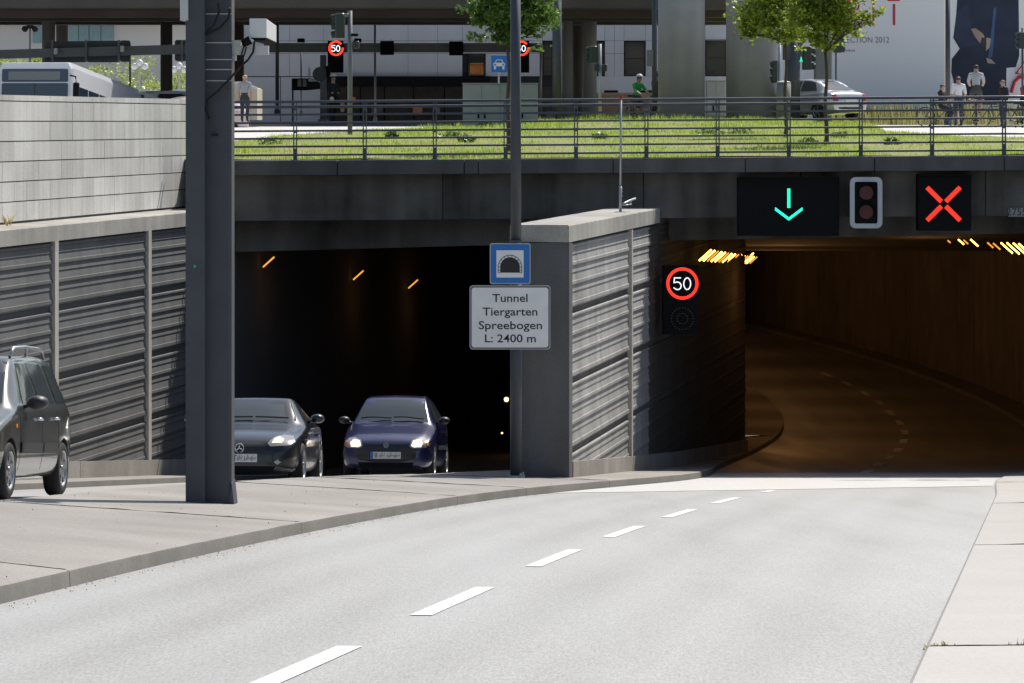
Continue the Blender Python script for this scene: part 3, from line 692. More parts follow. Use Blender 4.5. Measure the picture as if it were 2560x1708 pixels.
# ------------------------------------------------------------------ tunnel sign on its tall post
sY = 57.1; k = sY/F
sz = EYE-5.63
sg = thing('tunnel_sign', (W(1290,0,sY).x, sY, sz), 'blue tunnel sign above white text plate on a tall grey post', 'road sign')
xp = W(1290,0,sY).x
mb = MB(); mb.tube([(xp,sY,sz-.1),(xp,sY,EYE-(640-HY)*k)], .094, 20); mb.tube([(xp,sY,EYE-(640-HY)*k),(xp-.01,sY,EYE+2.6)], [.086,.08], 20); mb.build('post', M['steel'], sg, smooth=True)
mb = MB(); mb.tube([(xp,sY,sz-.08),(xp,sY,sz+.03)], [.16,.14], 20)
for i in range(4): a_ = i*1.57+.6; mb.disc((xp+.13*math.cos(a_),sY+.13*math.sin(a_),sz+.045), .02, 6, 'z', .05)
mb.build('foot_flange', M['galv'], sg)
fy = sY-.15
def plate(x0, x1, y0, y1, r):
    a, b = W(x0,y1,fy), W(x1,y0,fy); return roundrect(a.x, b.x, a.z, b.z, r)
mb = MB(); mb.poly(plate(1224.5,1326.5,608.5,710.5,.035), fy+.004, .02); bl = mb.build('sign_plate', M['galv'], sg)
mb = MB(); mb.poly(plate(1227,1324,611,708,.03), fy-.002, .005); mb.build('blue_field', M['signblue'], bl)
mb = MB(); mb.poly(plate(1241,1309,626,694,.002), fy-.006, .004); mb.build('white_field', M['signwhite'], bl)
# tunnel mouth symbol: black arch and a ring of outlined stones
c = W(1275,682,fy-.009); r_ = 24.5*fy/F
arch = [(c.x-r_,c.z),(c.x+r_,c.z)]+[(c.x+r_*math.cos(R(t)), c.z+14*fy/F+r_*math.sin(R(t))*1.0) for t in range(0,181,10)]
mb = MB(); mb.poly(arch, c.y, .003); mb.build('tunnel_symbol', M['ink'], bl)
mb = MB(); r2 = 29.5*fy/F; base = c.z+14*fy/F; lw_ = .0045
ring = [(c.x+r2*math.cos(R(t)), c.y-.001, base+r2*math.sin(R(t))) for t in range(0,181,10)]
mb.tube([(c.x+r2,c.y-.001,c.z)]+ring+[(c.x-r2,c.y-.001,c.z)], lw_, 4)
for t in range(0,181,20): mb.tube([(c.x+r_*math.cos(R(t)),c.y-.001,base+r_*math.sin(R(t))),(c.x+r2*math.cos(R(t)),c.y-.001,base+r2*math.sin(R(t)))], lw_*.8, 4)
for s_ in (-1,1):
    for zz in (c.z, c.z+.04): mb.tube([(c.x+s_*r_,c.y-.001,zz),(c.x+s_*r2,c.y-.001,zz)], lw_*.8, 4)
mb.build('stone_ring', M['ink'], bl)
mb = MB(); mb.poly(plate(1174,1376,714,874,.05), fy+.004, .02); tp = mb.build('text_plate', M['galv'], sg)
mb = MB(); mb.poly(plate(1176.5,1373.5,716.5,871.5,.045), fy-.002, .005); mb.build('black_border', M['ink'], tp)
mb = MB(); mb.poly(plate(1179,1371,719,869,.04), fy-.005, .004); mb.build('white_face', M['signwhite'], tp)
mb = MB()
for txt, px, py, wd in (('Tunnel',1275,755,88),('Tiergarten',1275,789,137),('Spreebogen',1276,823,158),('L: 2400 m',1276,856,127)):
    n0 = len(mb.v); p = W(px,py,fy-.0075)
    text_mesh(mb, txt, .21, p, t=.001, bold=.002)
    xs = [v[0] for v in mb.v[n0:]]; sc = wd*fy/F/(max(xs)-min(xs)); mid = (max(xs)+min(xs))/2
    zs = sc if txt != 'L: 2400 m' else sc
    for i in range(n0, len(mb.v)): v = mb.v[i]; mb.v[i] = (p.x+(v[0]-mid)*sc, v[1], p.z+(v[2]-p.z)*.86)
mb.build('lettering', M['ink'], tp, fix=False)
mb = MB(); mb.tube([(xp,sY,EYE-(606-HY)*k),(xp,sY,EYE-(600-HY)*k)], .1, 14); mb.box((xp-.06,sY-.1,EYE-(603-HY)*k), (.09,.06,.04)); mb.build('clamp', M['steel'], sg)

# ------------------------------------------------------------------ signals on the portal
def dots(mb, pts, y, r, n=6):
    for x, z in pts:
        mb.add([(x+r*math.cos(2*math.pi*i/n), y, z+r*math.sin(2*math.pi*i/n)) for i in range(n)], [tuple(range(n))])
def housing(name, x0, x1, y0, y1, Y, label, cat, dep=.35, lip=True):
    a, b = W(x0,y1,Y), W(x1,y0,Y)
    t = thing(name, ((a.x+b.x)/2, Y+dep, a.z), label, cat)
    mb = MB(); mb.cbx(a.x,b.x,Y,Y+dep,a.z,b.z,.012); mb.build('housing', M['black'], t)
    if lip:
        mb = MB(); mb.bx(a.x,b.x,Y-.10,Y+.0,b.z-.012,b.z+.006); mb.build('visor', M['black'], t)
    return t, a, b
sy = 69.5; kk = (sy-.004)/F
t, a, b = housing('lane_signal', 1846, 2098, 443, 590, sy, 'black lane control signal showing a green downward arrow above the tunnel', 'lane signal', .48)
mb = MB(); pts = []
q = lambda px, py: ((px-CX)*kk, EYE-(py-HY)*kk)
for i in range(17):
    for s_ in (-2.1,2.1): pts.append(q(1972+s_, 473+i*2.85))
for s_ in (-1,1):
    for i in range(13):
        t_ = i/12
        for o_ in (-2.2,2.2): pts.append(q(1972+s_*(1+32*t_)*1.0, 547-24*t_+o_))
dots(mb, pts, sy-.006, .0145); mb.build('led_arrow', M['led_green'], t, fix=False)
t, a, b = housing('lane_signal', 2296, 2428, 438, 577, sy, 'black lane control signal showing a red cross above the tunnel', 'lane signal', .48)
mb = MB(); pts = []
for sx in (-1,1):
    for sy_ in (-1,1):
        for i in range(12):
            d = 7+33*i/11
            for o_ in (-4.2,-1.4,1.4,4.2): pts.append(q(2359+sx*(d+o_*.7), 510+sy_*(d-o_*.7)))
dots(mb, pts, sy-.006, .0125); mb.build('led_cross', M['led_red'], t, fix=False)
t, a, b = housing('speed_signal', 1657, 1748, 664, 836, 69.0, 'black speed limit display with lit red ring and 50 beside the tunnel wall', 'speed sign', .3)
mb = MB(); pts = []; kq = (69.0-.006)/F; q2 = lambda px, py: ((px-CX)*kq, EYE-(py-HY)*kq)
for rr in (34.5,38.5):
    for i in range(58): a_ = 2*math.pi*(i+(.5 if rr > 36 else 0))/58; pts.append(q2(1706+rr*math.cos(a_), 709+rr*math.sin(a_)))
dots(mb, pts, 68.994, .0148); mb.build('led_ring', M['led_red'], t, fix=False)
def digit_path(path, n):
    P = [Vector((x,y)) for x, y in path]; L_ = [0]
    for u, v in zip(P[:-1], P[1:]): L_.append(L_[-1]+(v-u).length)
    out = []
    for i in range(n):
        s_ = L_[-1]*i/(n-1)
        for j in range(len(P)-1):
            if s_ <= L_[j+1]+1e-6: f_ = (s_-L_[j])/max(1e-6,(L_[j+1]-L_[j])); out.append(P[j].lerp(P[j+1], f_)); break
    return out
five = [(16,0),(1,0),(0,12),(8,10),(14,12),(18,18),(17,25),(12,29),(6,29),(0,25)]
zero = [(9+8.6*math.sin(2*math.pi*i/20)*1.0, 14.5-14.5*math.cos(2*math.pi*i/20)) for i in range(21)]
for ox_, pth, nn_ in ((1685,five,26),(1709,zero,27)):
    mb = MB(); dots(mb, [q2(ox_+p.x, 695+p.y) for p in digit_path(pth, nn_)], 68.993, .0128); mb.build('led_digit', M['led_white'], t, fix=False)
mb = MB()
for i in range(24): a_ = 2*math.pi*i/24; mb.disc((q2(1706,0)[0]+.21*math.cos(a_), 68.995, q2(0,797)[1]+.21*math.sin(a_)), .012, 6, 'y', .006)
for i in range(12): a_ = 2*math.pi*i/12; mb.disc((q2(1706,0)[0]+.1*math.cos(a_), 68.995, q2(0,797)[1]+.1*math.sin(a_)), .012, 6, 'y', .006)
mb.build('dark_leds', pmat('dark_led', (.05,.05,.055), .3), t)
# two-lens traffic signal with a pale rounded border
a, b = W(2125,571,69.3), W(2206,443,69.3)
t = thing('traffic_signal', ((a.x+b.x)/2,69.8,a.z), 'unlit two lens traffic signal with pale rounded border above the tunnel', 'traffic light')
mb = MB(); o1 = roundrect(a.x,b.x,a.z,b.z,.11,6); o2 = roundrect(a.x+.09,b.x-.09,a.z+.09,b.z-.09,.035,6); n = len(o1)
v = [(x,69.3,z) for x,z in o1]+[(x,69.3,z) for x,z in o2]+[(x,69.34,z) for x,z in o1]+[(x,69.34,z) for x,z in o2]
mb.add(v, [(i,(i+1)%n,n+(i+1)%n,n+i) for i in range(n)]+[(i,(i+1)%n,2*n+(i+1)%n,2*n+i) for i in range(n)]+[(n+i,n+(i+1)%n,3*n+(i+1)%n,3*n+i) for i in range(n)]); mb.build('border', pmat('pale_border', (.50,.53,.56), .5), t)
mb = MB(); mb.poly(o2, 69.335, .6); mb.build('backboard', M['black'], t)
cx_ = (a.x+b.x)/2
for py in (482,530):
    z = W(0,py,69.3).z; mb = MB(); mb.disc((cx_,69.31,z), .135, 24, 'y', .05); ln = mb.build('lens', M['lens_red'], t, smooth=False)
    mb = MB(); n = 16; v = []
    for yy in (69.33, 69.12):
        for rr in (.15,.145):
            for i in range(n+1): a_ = math.pi*(i/n*1.3-.15); v.append((cx_+rr*math.cos(a_), yy+(0 if yy > 69.2 else .10*abs(math.cos(a_))), z+rr*math.sin(a_)))
    m_ = n+1
    mb.add(v, [(i,i+1,2*m_+i+1,2*m_+i) for i in range(n)]+[(m_+i,m_+i+1,3*m_+i+1,3*m_+i) for i in range(n)]); mb.build('hood', M['black'], ln)
# number plate of the portal
p0, p1 = W(2521,542,69.96), W(2580,520,69.96)
t = thing('portal_number_plate', ((p0.x+p1.x)/2,69.98,p0.z), 'small grey plate reading 2755 on the portal beam at the right edge', 'number plate')
mb = MB(); mb.bx(p0.x,p1.x,69.955,69.995,p0.z,p1.z); mb.build('plate', pmat('grey_plate', (.30,.30,.31), .6), t)
mb = MB(); text_mesh(mb, '2755', .2, ((p0.x+.16),69.953,p0.z+.025), t=.001); mb.build('lettering', M['ink'], t, fix=False)

# white rod with red tip on the dividing wall, pipe fitting beside it
p = W(1551,516,66.2); zc = EYE-CAPH+.01
t = thing('marker_rod', (p.x,66.2,zc), 'thin pale rod with red tip standing on the dividing wall cap', 'rod')
mb = MB(); mb.tube([(p.x,66.2,zc),(p.x,66.2,zc+.48)], .026, 10); mb.tube([(p.x,66.2,zc+.48),(p.x+.01,66.2,W(0,248,66.2).z)], .02, 10); mb.build('rod', M['galv'], t, smooth=True)
mb = MB(); mb.tube([(p.x+.01,66.2,W(0,250,66.2).z),(p.x+.01,66.2,W(0,240,66.2).z)], .025, 10); mb.build('red_tip', pmat('red_cap', (.35,.03,.03), .5), t)
mb = MB(); mb.bx(p.x-.1,p.x+.1,66.1,66.3,zc-.002,zc+.012); [mb.disc((p.x+.03,66.17,zc+h), .012, 6, 'x', .03) for h in (.3,.38,.44)]; mb.build('base_plate', M['galv'], t)
t = thing('pipe_fitting', W(1575,508,66.4), 'small bent metal pipe fitting lying on the dividing wall cap', 'pipe')
mb = MB(); mb.tube([W(1556,511,66.2),W(1564,507,66.3),W(1574,502,66.5),W(1588,497,66.8)], .022, 8); mb.tube([W(1558,514,66.2),W(1579,511,66.4)], .012, 6); mb.tube([W(1577,511,66.5),W(1577,502,66.5)], .012, 6); mb.build('pipe', M['galv'], t, smooth=True)
# far headlamp deep in the left tunnel
for px, py, nm, r in ((1266,999,'amber light glowing deep in the left tunnel beside the sign post',.055),(1255,1083,'tiny orange light low in the left tunnel beside the sign post',.02)):
    p = W(px,py,88); t = thing('tunnel_marker_light', p, nm, 'marker light'); mb = MB(); mb.disc(p, r, 12, 'y', .04); mb.build('lens', emat('amber_glow', (1,.55,.2), 6), t)
    mb = MB(); mb.bx(p.x-r*1.4,p.x+r*1.4,88.03,88.1,p.z-r*1.4,p.z+r*1.4); mb.build('casing', M['black'], t)

# ------------------------------------------------------------------ vehicles (local axes: front towards -Y, x across, z up)
def evaluated(o):
    dg = bpy.context.evaluated_depsgraph_get(); dg.update()
    return bpy.data.meshes.new_from_object(o.evaluated_get(dg))
def car_shell(name, st, mat, root, wheels, wr, sub=2):
    """st: stations (y, half width, z bottom, z belt, half width at roof edge, z roof edge, z roof centre)"""
    mb = MB(); v = []
    for y, hw, zb_, zbelt, hr, zr, zc_ in st:
        zm = zb_+(zbelt-zb_)*.5
        half = [(0,zb_),(hw*.82,zb_),(hw*.97,zb_+.06),(hw,zm),(hw*.985,zbelt-.04),(hw*.955,zbelt),(hr+.012,zr-.02),(hr-.05,zr+.01),(hr*.55,(zr+zc_*2)/3),(0,zc_)]
        ring = half+[(-x,z) for x, z in half[-2:0:-1]]
        v += [(x,y,z) for x, z in ring]
    m_ = 18; n = len(st)
    fs = [(i*m_+j, i*m_+(j+1)%m_, (i+1)*m_+(j+1)%m_, (i+1)*m_+j) for i in range(n-1) for j in range(m_)]
    fs += [tuple(range(m_-1,-1,-1)), tuple((n-1)*m_+j for j in range(m_))]
    mb.add(v, fs); o = mb.build(name, mat, root, world=False)
    o.modifiers.new('s','SUBSURF').levels = sub; o.modifiers['s'].render_levels = sub
    cb = MB()
    for (x, y, z) in wheels: cb.disc((x*1.0, y, z), wr*1.13, 28, 'x', .50)
    cut = cb.build('cut', M['trim'], None); cut.parent = root
    b = o.modifiers.new('b','BOOLEAN'); b.object = cut; b.operation = 'DIFFERENCE'; b.solver = 'EXACT'
    me = evaluated(o); o.modifiers.clear(); o.data = me
    bpy.data.objects.remove(cut)
    smooth_by_angle(o, 32)
    bm = bmesh.new(); bm.from_mesh(me); bvh = BVHTree.FromBMesh(bm); bm.free()
    return o, bvh
def patch(root, bvh, name, mat, pts, view, off=.006, rings=3, parent=None, smooth=True, thick=True):
    """a panel draped on the shell. pts: outline; view 'f' (x,z), 'r' (x,z) rear, 'l' (y,z) on +x side, 't' (x,y) from above"""
    c = Vector((sum(p[0] for p in pts)/len(pts), sum(p[1] for p in pts)/len(pts)))
    # refine outline
    out = []
    for i, p in enumerate(pts):
        q = pts[(i+1)%len(pts)]
        for k in range(3): t = k/3; out.append(Vector((p[0]+(q[0]-p[0])*t, p[1]+(q[1]-p[1])*t)))
    def hit(p):
        if view == 'f': o_, d = Vector((p[0],-3,p[1])), Vector((0,1,0))
        elif view == 'r': o_, d = Vector((p[0],9,p[1])), Vector((0,-1,0))
        elif view == 'l': o_, d = Vector((3,p[0],p[1])), Vector((-1,0,0))
        elif view == 'x': o_, d = Vector((-3,p[0],p[1])), Vector((1,0,0))
        else: o_, d = Vector((p[0],p[1],4)), Vector((0,0,-1))
        l, nn, _, _ = bvh.ray_cast(o_, d)
        if l is None: return None
        if nn.dot(d) > 0: nn = -nn
        return l+nn*off
    rows = []
    for r in range(rings):
        f_ = 1-r/rings; rows.append([hit(c+(p-c)*f_) for p in out])
    ch = hit(c)
    ok = [q for r in rows for q in r if q is not None]
    if not ok or ch is None: return None
    rows = [[q if q is not None else ch for q in r] for r in rows]
    n = len(out); mb = MB(); v = [q for r in rows for q in r]+[ch]
    fs = [(r*n+i, r*n+(i+1)%n, (r+1)*n+(i+1)%n, (r+1)*n+i) for r in range(rings-1) for i in range(n)]
    fs += [((rings-1)*n+i, (rings-1)*n+(i+1)%n, len(v)-1) for i in range(n)]
    mb.add(v, fs); return mb.build(name, mat, parent or root, smooth=smooth, world=False)
def wheel(root, x, y, z, r, w=.19, spokes=5):
    s_ = 1 if x > 0 else -1
    prof = [(r*.60,-w/2),(r*.90,-w/2),(r*.98,-w*.38),(r,-w*.2),(r,w*.2),(r*.98,w*.38),(r*.90,w/2),(r*.66,w/2),(r*.62,w*.4)]
    mb = MB(); n = 28; v = []
    for rr, xx in prof:
        for i in range(n): a = 2*math.pi*i/n; v.append((x+s_*xx, y+rr*math.cos(a), z+rr*math.sin(a)))
    m_ = len(prof); mb.add(v, [(j*n+i, j*n+(i+1)%n, (j+1)*n+(i+1)%n, (j+1)*n+i) for j in range(m_-1) for i in range(n)])
    wo_ = mb.build('wheel', M['rubber'], root, smooth=True, world=False)
    mb = MB(); v = []
    for rr, xx in ((r*.66,w*.5),(r*.62,w*.46),(r*.58,w*.2)):
        for i in range(n): a = 2*math.pi*i/n; v.append((x+s_*xx, y+rr*math.cos(a), z+rr*math.sin(a)))
    mb.add(v, [(j*n+i, j*n+(i+1)%n, (j+1)*n+(i+1)%n, (j+1)*n+i) for j in range(2) for i in range(n)])
    mb.disc((x+s_*w*.36,y,z), r*.13, 14, 'x', w*.2)
    for k in range(spokes):
        a = 2*math.pi*k/spokes+.3; u = Vector((0,math.cos(a),math.sin(a))); t = Vector((0,-math.sin(a),math.cos(a)))
        c0 = Vector((x+s_*w*.42,y,z)); p = [c0+u*r*.08-t*r*.09, c0+u*r*.08+t*r*.09, c0+u*r*.62+t*r*.11, c0+u*r*.62-t*r*.11]
        b_ = Vector((-s_*.03,0,0)); mb.hexa([q+b_ for q in p]+p)
    mb.build('rim', M['rim'], wo_, world=False)
    mb = MB(); mb.disc((x-s_*w*.1,y,z), r*.6, 20, 'x', .02); mb.build('brake_disc', M['trim'], wo_, world=False)
def mirror(root, x, y, z, mat, s=1.0):
    sg_ = 1 if x > 0 else -1
    mb = MB(); v = []; n = 12
    for k, (dy, sc) in enumerate(((-.09,.35),(-.06,.8),(0,1.0),(.07,1.0),(.075,.9))):
        for i in range(n):
            a = 2*math.pi*i/n; v.append((x+sg_*.09*s+.11*s*sc*math.cos(a), y+dy*s, z+.02+.07*s*sc*math.sin(a)))
    mb.add(v, [(j*n+i, j*n+(i+1)%n, (j+1)*n+(i+1)%n, (j+1)*n+i) for j in range(4) for i in range(n)]+[tuple(range(n)), tuple(4*n+i for i in range(n))])
    mb.tube([(x-sg_*.06,y+.02,z-.03),(x+sg_*.02,y,z-.01)], .025, 6)
    return mb.build('wing_mirror', mat, root, smooth=True, world=False)
def place(root, x, y, z, yaw, pitch):
    root.location = (x, y, z); root.rotation_euler = (-pitch, 0, -yaw)
def numberplate(root, bvh, x, z, letters, y=None):
    l, nn, _, _ = bvh.ray_cast(Vector((x,-3,z)), Vector((0,1,0))); y = l.y-.03
    mb = MB(); mb.bx(x-.26,x+.26,y,y+.03,z-.056,z+.056); p = mb.build('number_plate', M['plate'], root, world=False)
    mb = MB(); mb.bx(x-.258,x-.215,y-.003,y,z-.053,z+.053); mb.build('blue_strip', M['signblue'], p, world=False)
    mb = MB(); text_mesh(mb, letters, .11, (x+letters_off[letters],y-.002,z-.036), t=.001); mb.build('plate_letter', M['ink'], p, world=False, fix=False)
    mb = MB(); rnd = random.Random(len(letters)+int(x*100)); sx = .0 if letters == 'B' else .0
    for i in range(46):   # the rest of the number is blurred in the photo: grey smudges
        xx = x+rnd.uniform(-.10 if letters == 'B' else -.02,.24); zz = z+rnd.gauss(0,.018); w = rnd.uniform(.004,.014)
        mb.bx(xx-w,xx+w,y-.0016-rnd.random()*.0006,y,max(z-.045,zz-.012),min(z+.045,zz+.012))
    o = mb.build('smudged_number', pmat('smudge', (.33,.33,.34), .6), p, world=False, fix=False); o['kind'] = 'stuff'
letters_off = {'B': -.165, 'T': -.06}

# --- small blue hatchback (centre lane)
M['blue'] = pmat('blue_paint', (.016,.020,.085), .3, metal=.2, coat=1)
car = thing('hatchback_car', (0,0,0), 'dark blue small hatchback with lit headlamps leaving the left tunnel', 'car')
st = [(0.00,.50,.26,.44,.40,.46,.47),(.03,.66,.20,.56,.52,.585,.60),(.16,.765,.17,.64,.60,.675,.70),(.45,.795,.17,.72,.64,.775,.80),(.80,.80,.18,.80,.66,.855,.885),(1.02,.80,.18,.865,.665,.915,.945),
      (1.10,.80,.18,.88,.66,.945,.98),(1.40,.80,.18,.895,.60,1.19,1.21),(1.66,.80,.18,.90,.545,1.355,1.375),(1.80,.80,.18,.90,.54,1.385,1.41),(2.4,.80,.18,.91,.53,1.40,1.43),(3.0,.80,.18,.92,.51,1.375,1.40),(3.3,.79,.19,.93,.50,1.32,1.34),
      (3.52,.77,.22,.93,.52,1.12,1.14),(3.62,.75,.25,.92,.55,.96,.98),(3.70,.70,.28,.70,.52,.72,.74),(3.73,.60,.32,.60,.45,.62,.63)]
wl = [(-.70,.72,.285),(.70,.72,.285),(-.70,3.16,.285),(.70,3.16,.285)]
body, bv = car_shell('body', st, M['blue'], car, wl, .285)
for x, y, z in wl: wheel(car, x, y, z, .285, .17)
patch(car, bv, 'windscreen', M['glass'], [(-.63,.955),(.63,.955),(.60,1.05),(.51,1.335),(-.51,1.335),(-.60,1.05)], 'f')
patch(car, bv, 'sunroof', M['glass'], [(-.40,1.95),(.40,1.95),(.40,2.45),(-.40,2.45)], 't')
patch(car, bv, 'side_window', M['glass'], [(1.38,.96),(2.28,.97),(2.28,1.33),(1.78,1.33),(1.66,1.27)], 'l')
patch(car, bv, 'side_window', M['glass'], [(2.36,.97),(3.15,.99),(2.95,1.30),(2.36,1.33)], 'l')
for s_ in (-1,1):
    hl = patch(car, bv, 'headlamp', M['headclear'], [(s_*.40,.55),(s_*.46,.515),(s_*.68,.53),(s_*.72,.58),(s_*.66,.685),(s_*.56,.70),(s_*.44,.655)], 'f', .008)
    patch(car, bv, 'lit_reflector', M['head'], [(s_*.43,.56),(s_*.48,.535),(s_*.60,.54),(s_*.63,.60),(s_*.57,.665),(s_*.46,.64)], 'f', .013, parent=hl)
    patch(car, bv, 'indicator', M['orange'], [(s_*.69,.56),(s_*.725,.57),(s_*.71,.63),(s_*.685,.64)], 'f', .012, parent=hl)
    mirror(car, s_*.80, 1.36, .97, M['trim'], .9)
patch(car, bv, 'grille', M['trim'], [(-.38,.545),(.38,.545),(.36,.605),(-.36,.605)], 'f', .007)
patch(car, bv, 'bumper', M['trim'], [(-.74,.30),(.74,.30),(.77,.42),(.74,.50),(.40,.525),(-.40,.525),(-.74,.50),(-.77,.42)], 'f', .009)
patch(car, bv, 'air_intake', M['black'], [(-.45,.22),(.45,.22),(.48,.29),(-.48,.29)], 'f', .012)
l, nn, _, _ = bv.ray_cast(Vector((0,-3,.575)), Vector((0,1,0)))
mb = MB(); mb.disc((0,l.y-.015,.575), .05, 20, 'y', .02); mb.build('badge', M['chrome'], car, world=False)
numberplate(car, bv, 0, .405, 'B')
mb = MB()
for x0, x1 in ((-.55,-.02),(.02,.55)):
    pts = []
    for i in range(6):
        x = x0+(x1-x0)*i/5; l, nn, _, _ = bv.ray_cast(Vector((x,1.0,3)), Vector((0,0,-1))); pts.append((x,1.09+.02*i/5,l.z+.10+.01*math.sin(i)))
    mb.tube(pts, .011, 5)
mb.build('wiper', M['rubber'], car, world=False)
for y in (1.25, 2.32): 
    mb = MB(); pts = []
    for i in range(9):
        z = .25+.65*i/8; l, nn, _, _ = bv.ray_cast(Vector((3,y,z)), Vector((-1,0,0))); pts.append((l.x-.004,y,z))
    mb.tube(pts, .006, 4); mb.build('door_gap', M['black'], car, world=False)
patch(car, bv, 'side_moulding', M['trim'], [(1.05,.50),(2.8,.50),(2.8,.57),(1.05,.57)], 'l', .014)
mb = MB(); l, nn, _, _ = bv.ray_cast(Vector((3,2.15,.80)), Vector((-1,0,0))); mb.bx(l.x-.01,l.x+.03,2.08,2.24,.785,.815); mb.build('door_handle', M['trim'], car, world=False)
pz = lambda X, Y: EYE-(Hl(Y)+.12*(1-(X-XV(Y))/(XIL(Y)-XV(Y))))
place(car, (964-CX)/F*61.7, 61.7, pz(-2.2,61.7), math.atan(.068), math.atan(.0885)); car.scale = (1,1,1.04)

# --- black roadster half hidden by the mast
M['blackpaint'] = pmat('black_paint', (.004,.005,.008), .3, metal=0, coat=.6)
car = thing('roadster_car', (0,0,0), 'black roadster with star emblem on its nose, half hidden by the mast', 'car')
st = [(0.00,.52,.24,.42,.42,.45,.46),(.05,.70,.19,.56,.56,.585,.60),(.22,.80,.16,.65,.62,.675,.695),(.55,.845,.16,.72,.66,.745,.765),(1.0,.855,.17,.785,.68,.80,.83),(1.32,.855,.17,.83,.69,.845,.875),
      (1.42,.855,.17,.845,.67,.90,.93),(1.72,.855,.17,.855,.60,1.09,1.11),(1.95,.855,.17,.86,.55,1.21,1.23),(2.1,.855,.17,.86,.54,1.235,1.255),(2.5,.855,.17,.865,.53,1.23,1.25),(2.85,.85,.17,.87,.54,1.13,1.15),(3.1,.85,.18,.87,.60,.95,.97),(3.25,.845,.18,.86,.68,.885,.91),
      (3.6,.83,.20,.84,.68,.855,.88),(3.9,.79,.24,.78,.64,.80,.82),(3.98,.72,.28,.64,.55,.66,.68),(4.0,.6,.32,.56,.48,.58,.59)]
wl = [(-.75,.80,.305),(.75,.80,.305),(-.75,3.2,.305),(.75,3.2,.305)]
body, bv = car_shell('body', st, M['blackpaint'], car, wl, .305)
for x, y, z in wl: wheel(car, x, y, z, .305, .21, 7)
patch(car, bv, 'windscreen', M['glass'], [(-.66,.91),(.66,.91),(.63,.99),(.525,1.19),(-.525,1.19),(-.63,.99)], 'f')
patch(car, bv, 'side_window', M['glass'], [(1.75,.92),(2.75,.93),(2.72,1.08),(2.5,1.19),(2.1,1.19)], 'l')
for s_ in (-1,1):
    hl = patch(car, bv, 'headlamp', M['headclear'], [(s_*.40,.60),(s_*.44,.555),(s_*.70,.57),(s_*.775,.62),(s_*.74,.70),(s_*.60,.715),(s_*.48,.685)], 'f', .008)
    patch(car, bv, 'lit_reflector', M['head'] if s_ > 0 else M['headclear'], [(s_*.46,.60),(s_*.60,.605),(s_*.62,.65),(s_*.55,.69),(s_*.49,.66)], 'f', .013, parent=hl)
    patch(car, bv, 'fog_lamp', M['galv'], [(s_*.50,.345),(s_*.55,.31),(s_*.60,.345),(s_*.55,.38)], 'f', .01)
    mirror(car, s_*.86, 1.72, .93, M['blackpaint'], .95)
patch(car, bv, 'grille', M['trim'], [(-.36,.46),(.36,.46),(.38,.58),(.30,.615),(-.30,.615),(-.38,.58)], 'f', .007)
patch(car, bv, 'air_intake', M['black'], [(-.48,.22),(.48,.22),(.52,.29),(-.52,.29)], 'f', .008)
l, nn, _, _ = bv.ray_cast(Vector((0,-3,.535)), Vector((0,1,0)))
mb = MB(); c_ = Vector((0,l.y-.02,.535)); mb.tube([(c_.x+.062*math.cos(t*math.pi/12),c_.y,c_.z+.062*math.sin(t*math.pi/12)) for t in range(24)], .007, 6, closed=True)
for k_ in range(3): a_ = R(90+120*k_); mb.tube([c_,(c_.x+.062*math.cos(a_),c_.y,c_.z+.062*math.sin(a_))], [.013,.004], 6)
mb.build('star_emblem', M['chrome'], car, world=False, smooth=True)
numberplate(car, bv, 0, .40, 'T')
mb = MB()
for x0, x1 in ((-.5,.02),(.06,.55)):
    pts = []
    for i in range(6):
        x = x0+(x1-x0)*i/5; l, nn, _, _ = bv.ray_cast(Vector((x,1.36,3)), Vector((0,0,-1))); pts.append((x,1.40+.02*i/5,l.z+.075))
    mb.tube(pts, .011, 5)
mb.build('wiper', M['rubber'], car, world=False)
for y in (1.55, 2.85):
    mb = MB(); pts = []
    for i in range(9):
        z = .25+.58*i/8; l, nn, _, _ = bv.ray_cast(Vector((3,y,z)), Vector((-1,0,0))); pts.append((l.x-.004,y,z))
    mb.tube(pts, .006, 4); mb.build('door_gap', M['trim'], car, world=False)
mb = MB(); l, nn, _, _ = bv.ray_cast(Vector((3,2.65,.72)), Vector((-1,0,0))); mb.bx(l.x-.01,l.x+.03,2.56,2.74,.70,.735); mb.build('door_handle', M['blackpaint'], car, world=False)
place(car, (597-CX)/F*51.7, 51.7, pz(-4,51.7), math.atan(.05), math.atan(.0885)); car.scale = (1,1,1.05)

# --- grey-green estate at the left edge
M['estate'] = pmat('grey_green_paint', (.085,.088,.080), .30, metal=.55, coat=1)
car = thing('estate_car', (0,0,0), 'dark grey estate car with roof rails cut by the left edge', 'car')
st = [(0.00,.55,.28,.48,.44,.52,.53),(.05,.72,.22,.62,.58,.66,.67),(.2,.82,.19,.74,.66,.78,.80),(.6,.865,.19,.86,.70,.90,.92),(1.05,.87,.20,.95,.72,.985,1.01),(1.15,.87,.20,.97,.70,1.04,1.07),
      (1.55,.87,.20,.98,.64,1.36,1.38),(1.85,.87,.20,.985,.60,1.535,1.555),(2.05,.87,.20,.99,.595,1.57,1.60),(2.8,.87,.20,.99,.59,1.60,1.63),(3.6,.87,.20,1.0,.59,1.60,1.625),(4.0,.865,.21,1.0,.58,1.585,1.60),(4.17,.85,.23,1.0,.58,1.50,1.52),(4.25,.83,.26,.98,.60,1.15,1.17),(4.29,.80,.30,.9,.62,.93,.95),(4.31,.72,.34,.75,.55,.78,.79)]
wl = [(-.76,.80,.315),(.76,.80,.315),(-.76,3.705,.315),(.76,3.705,.315)]
body, bv = car_shell('body', st, M['estate'], car, wl, .315)
for x, y, z in wl: wheel(car, x, y, z, .315, .20, 6)
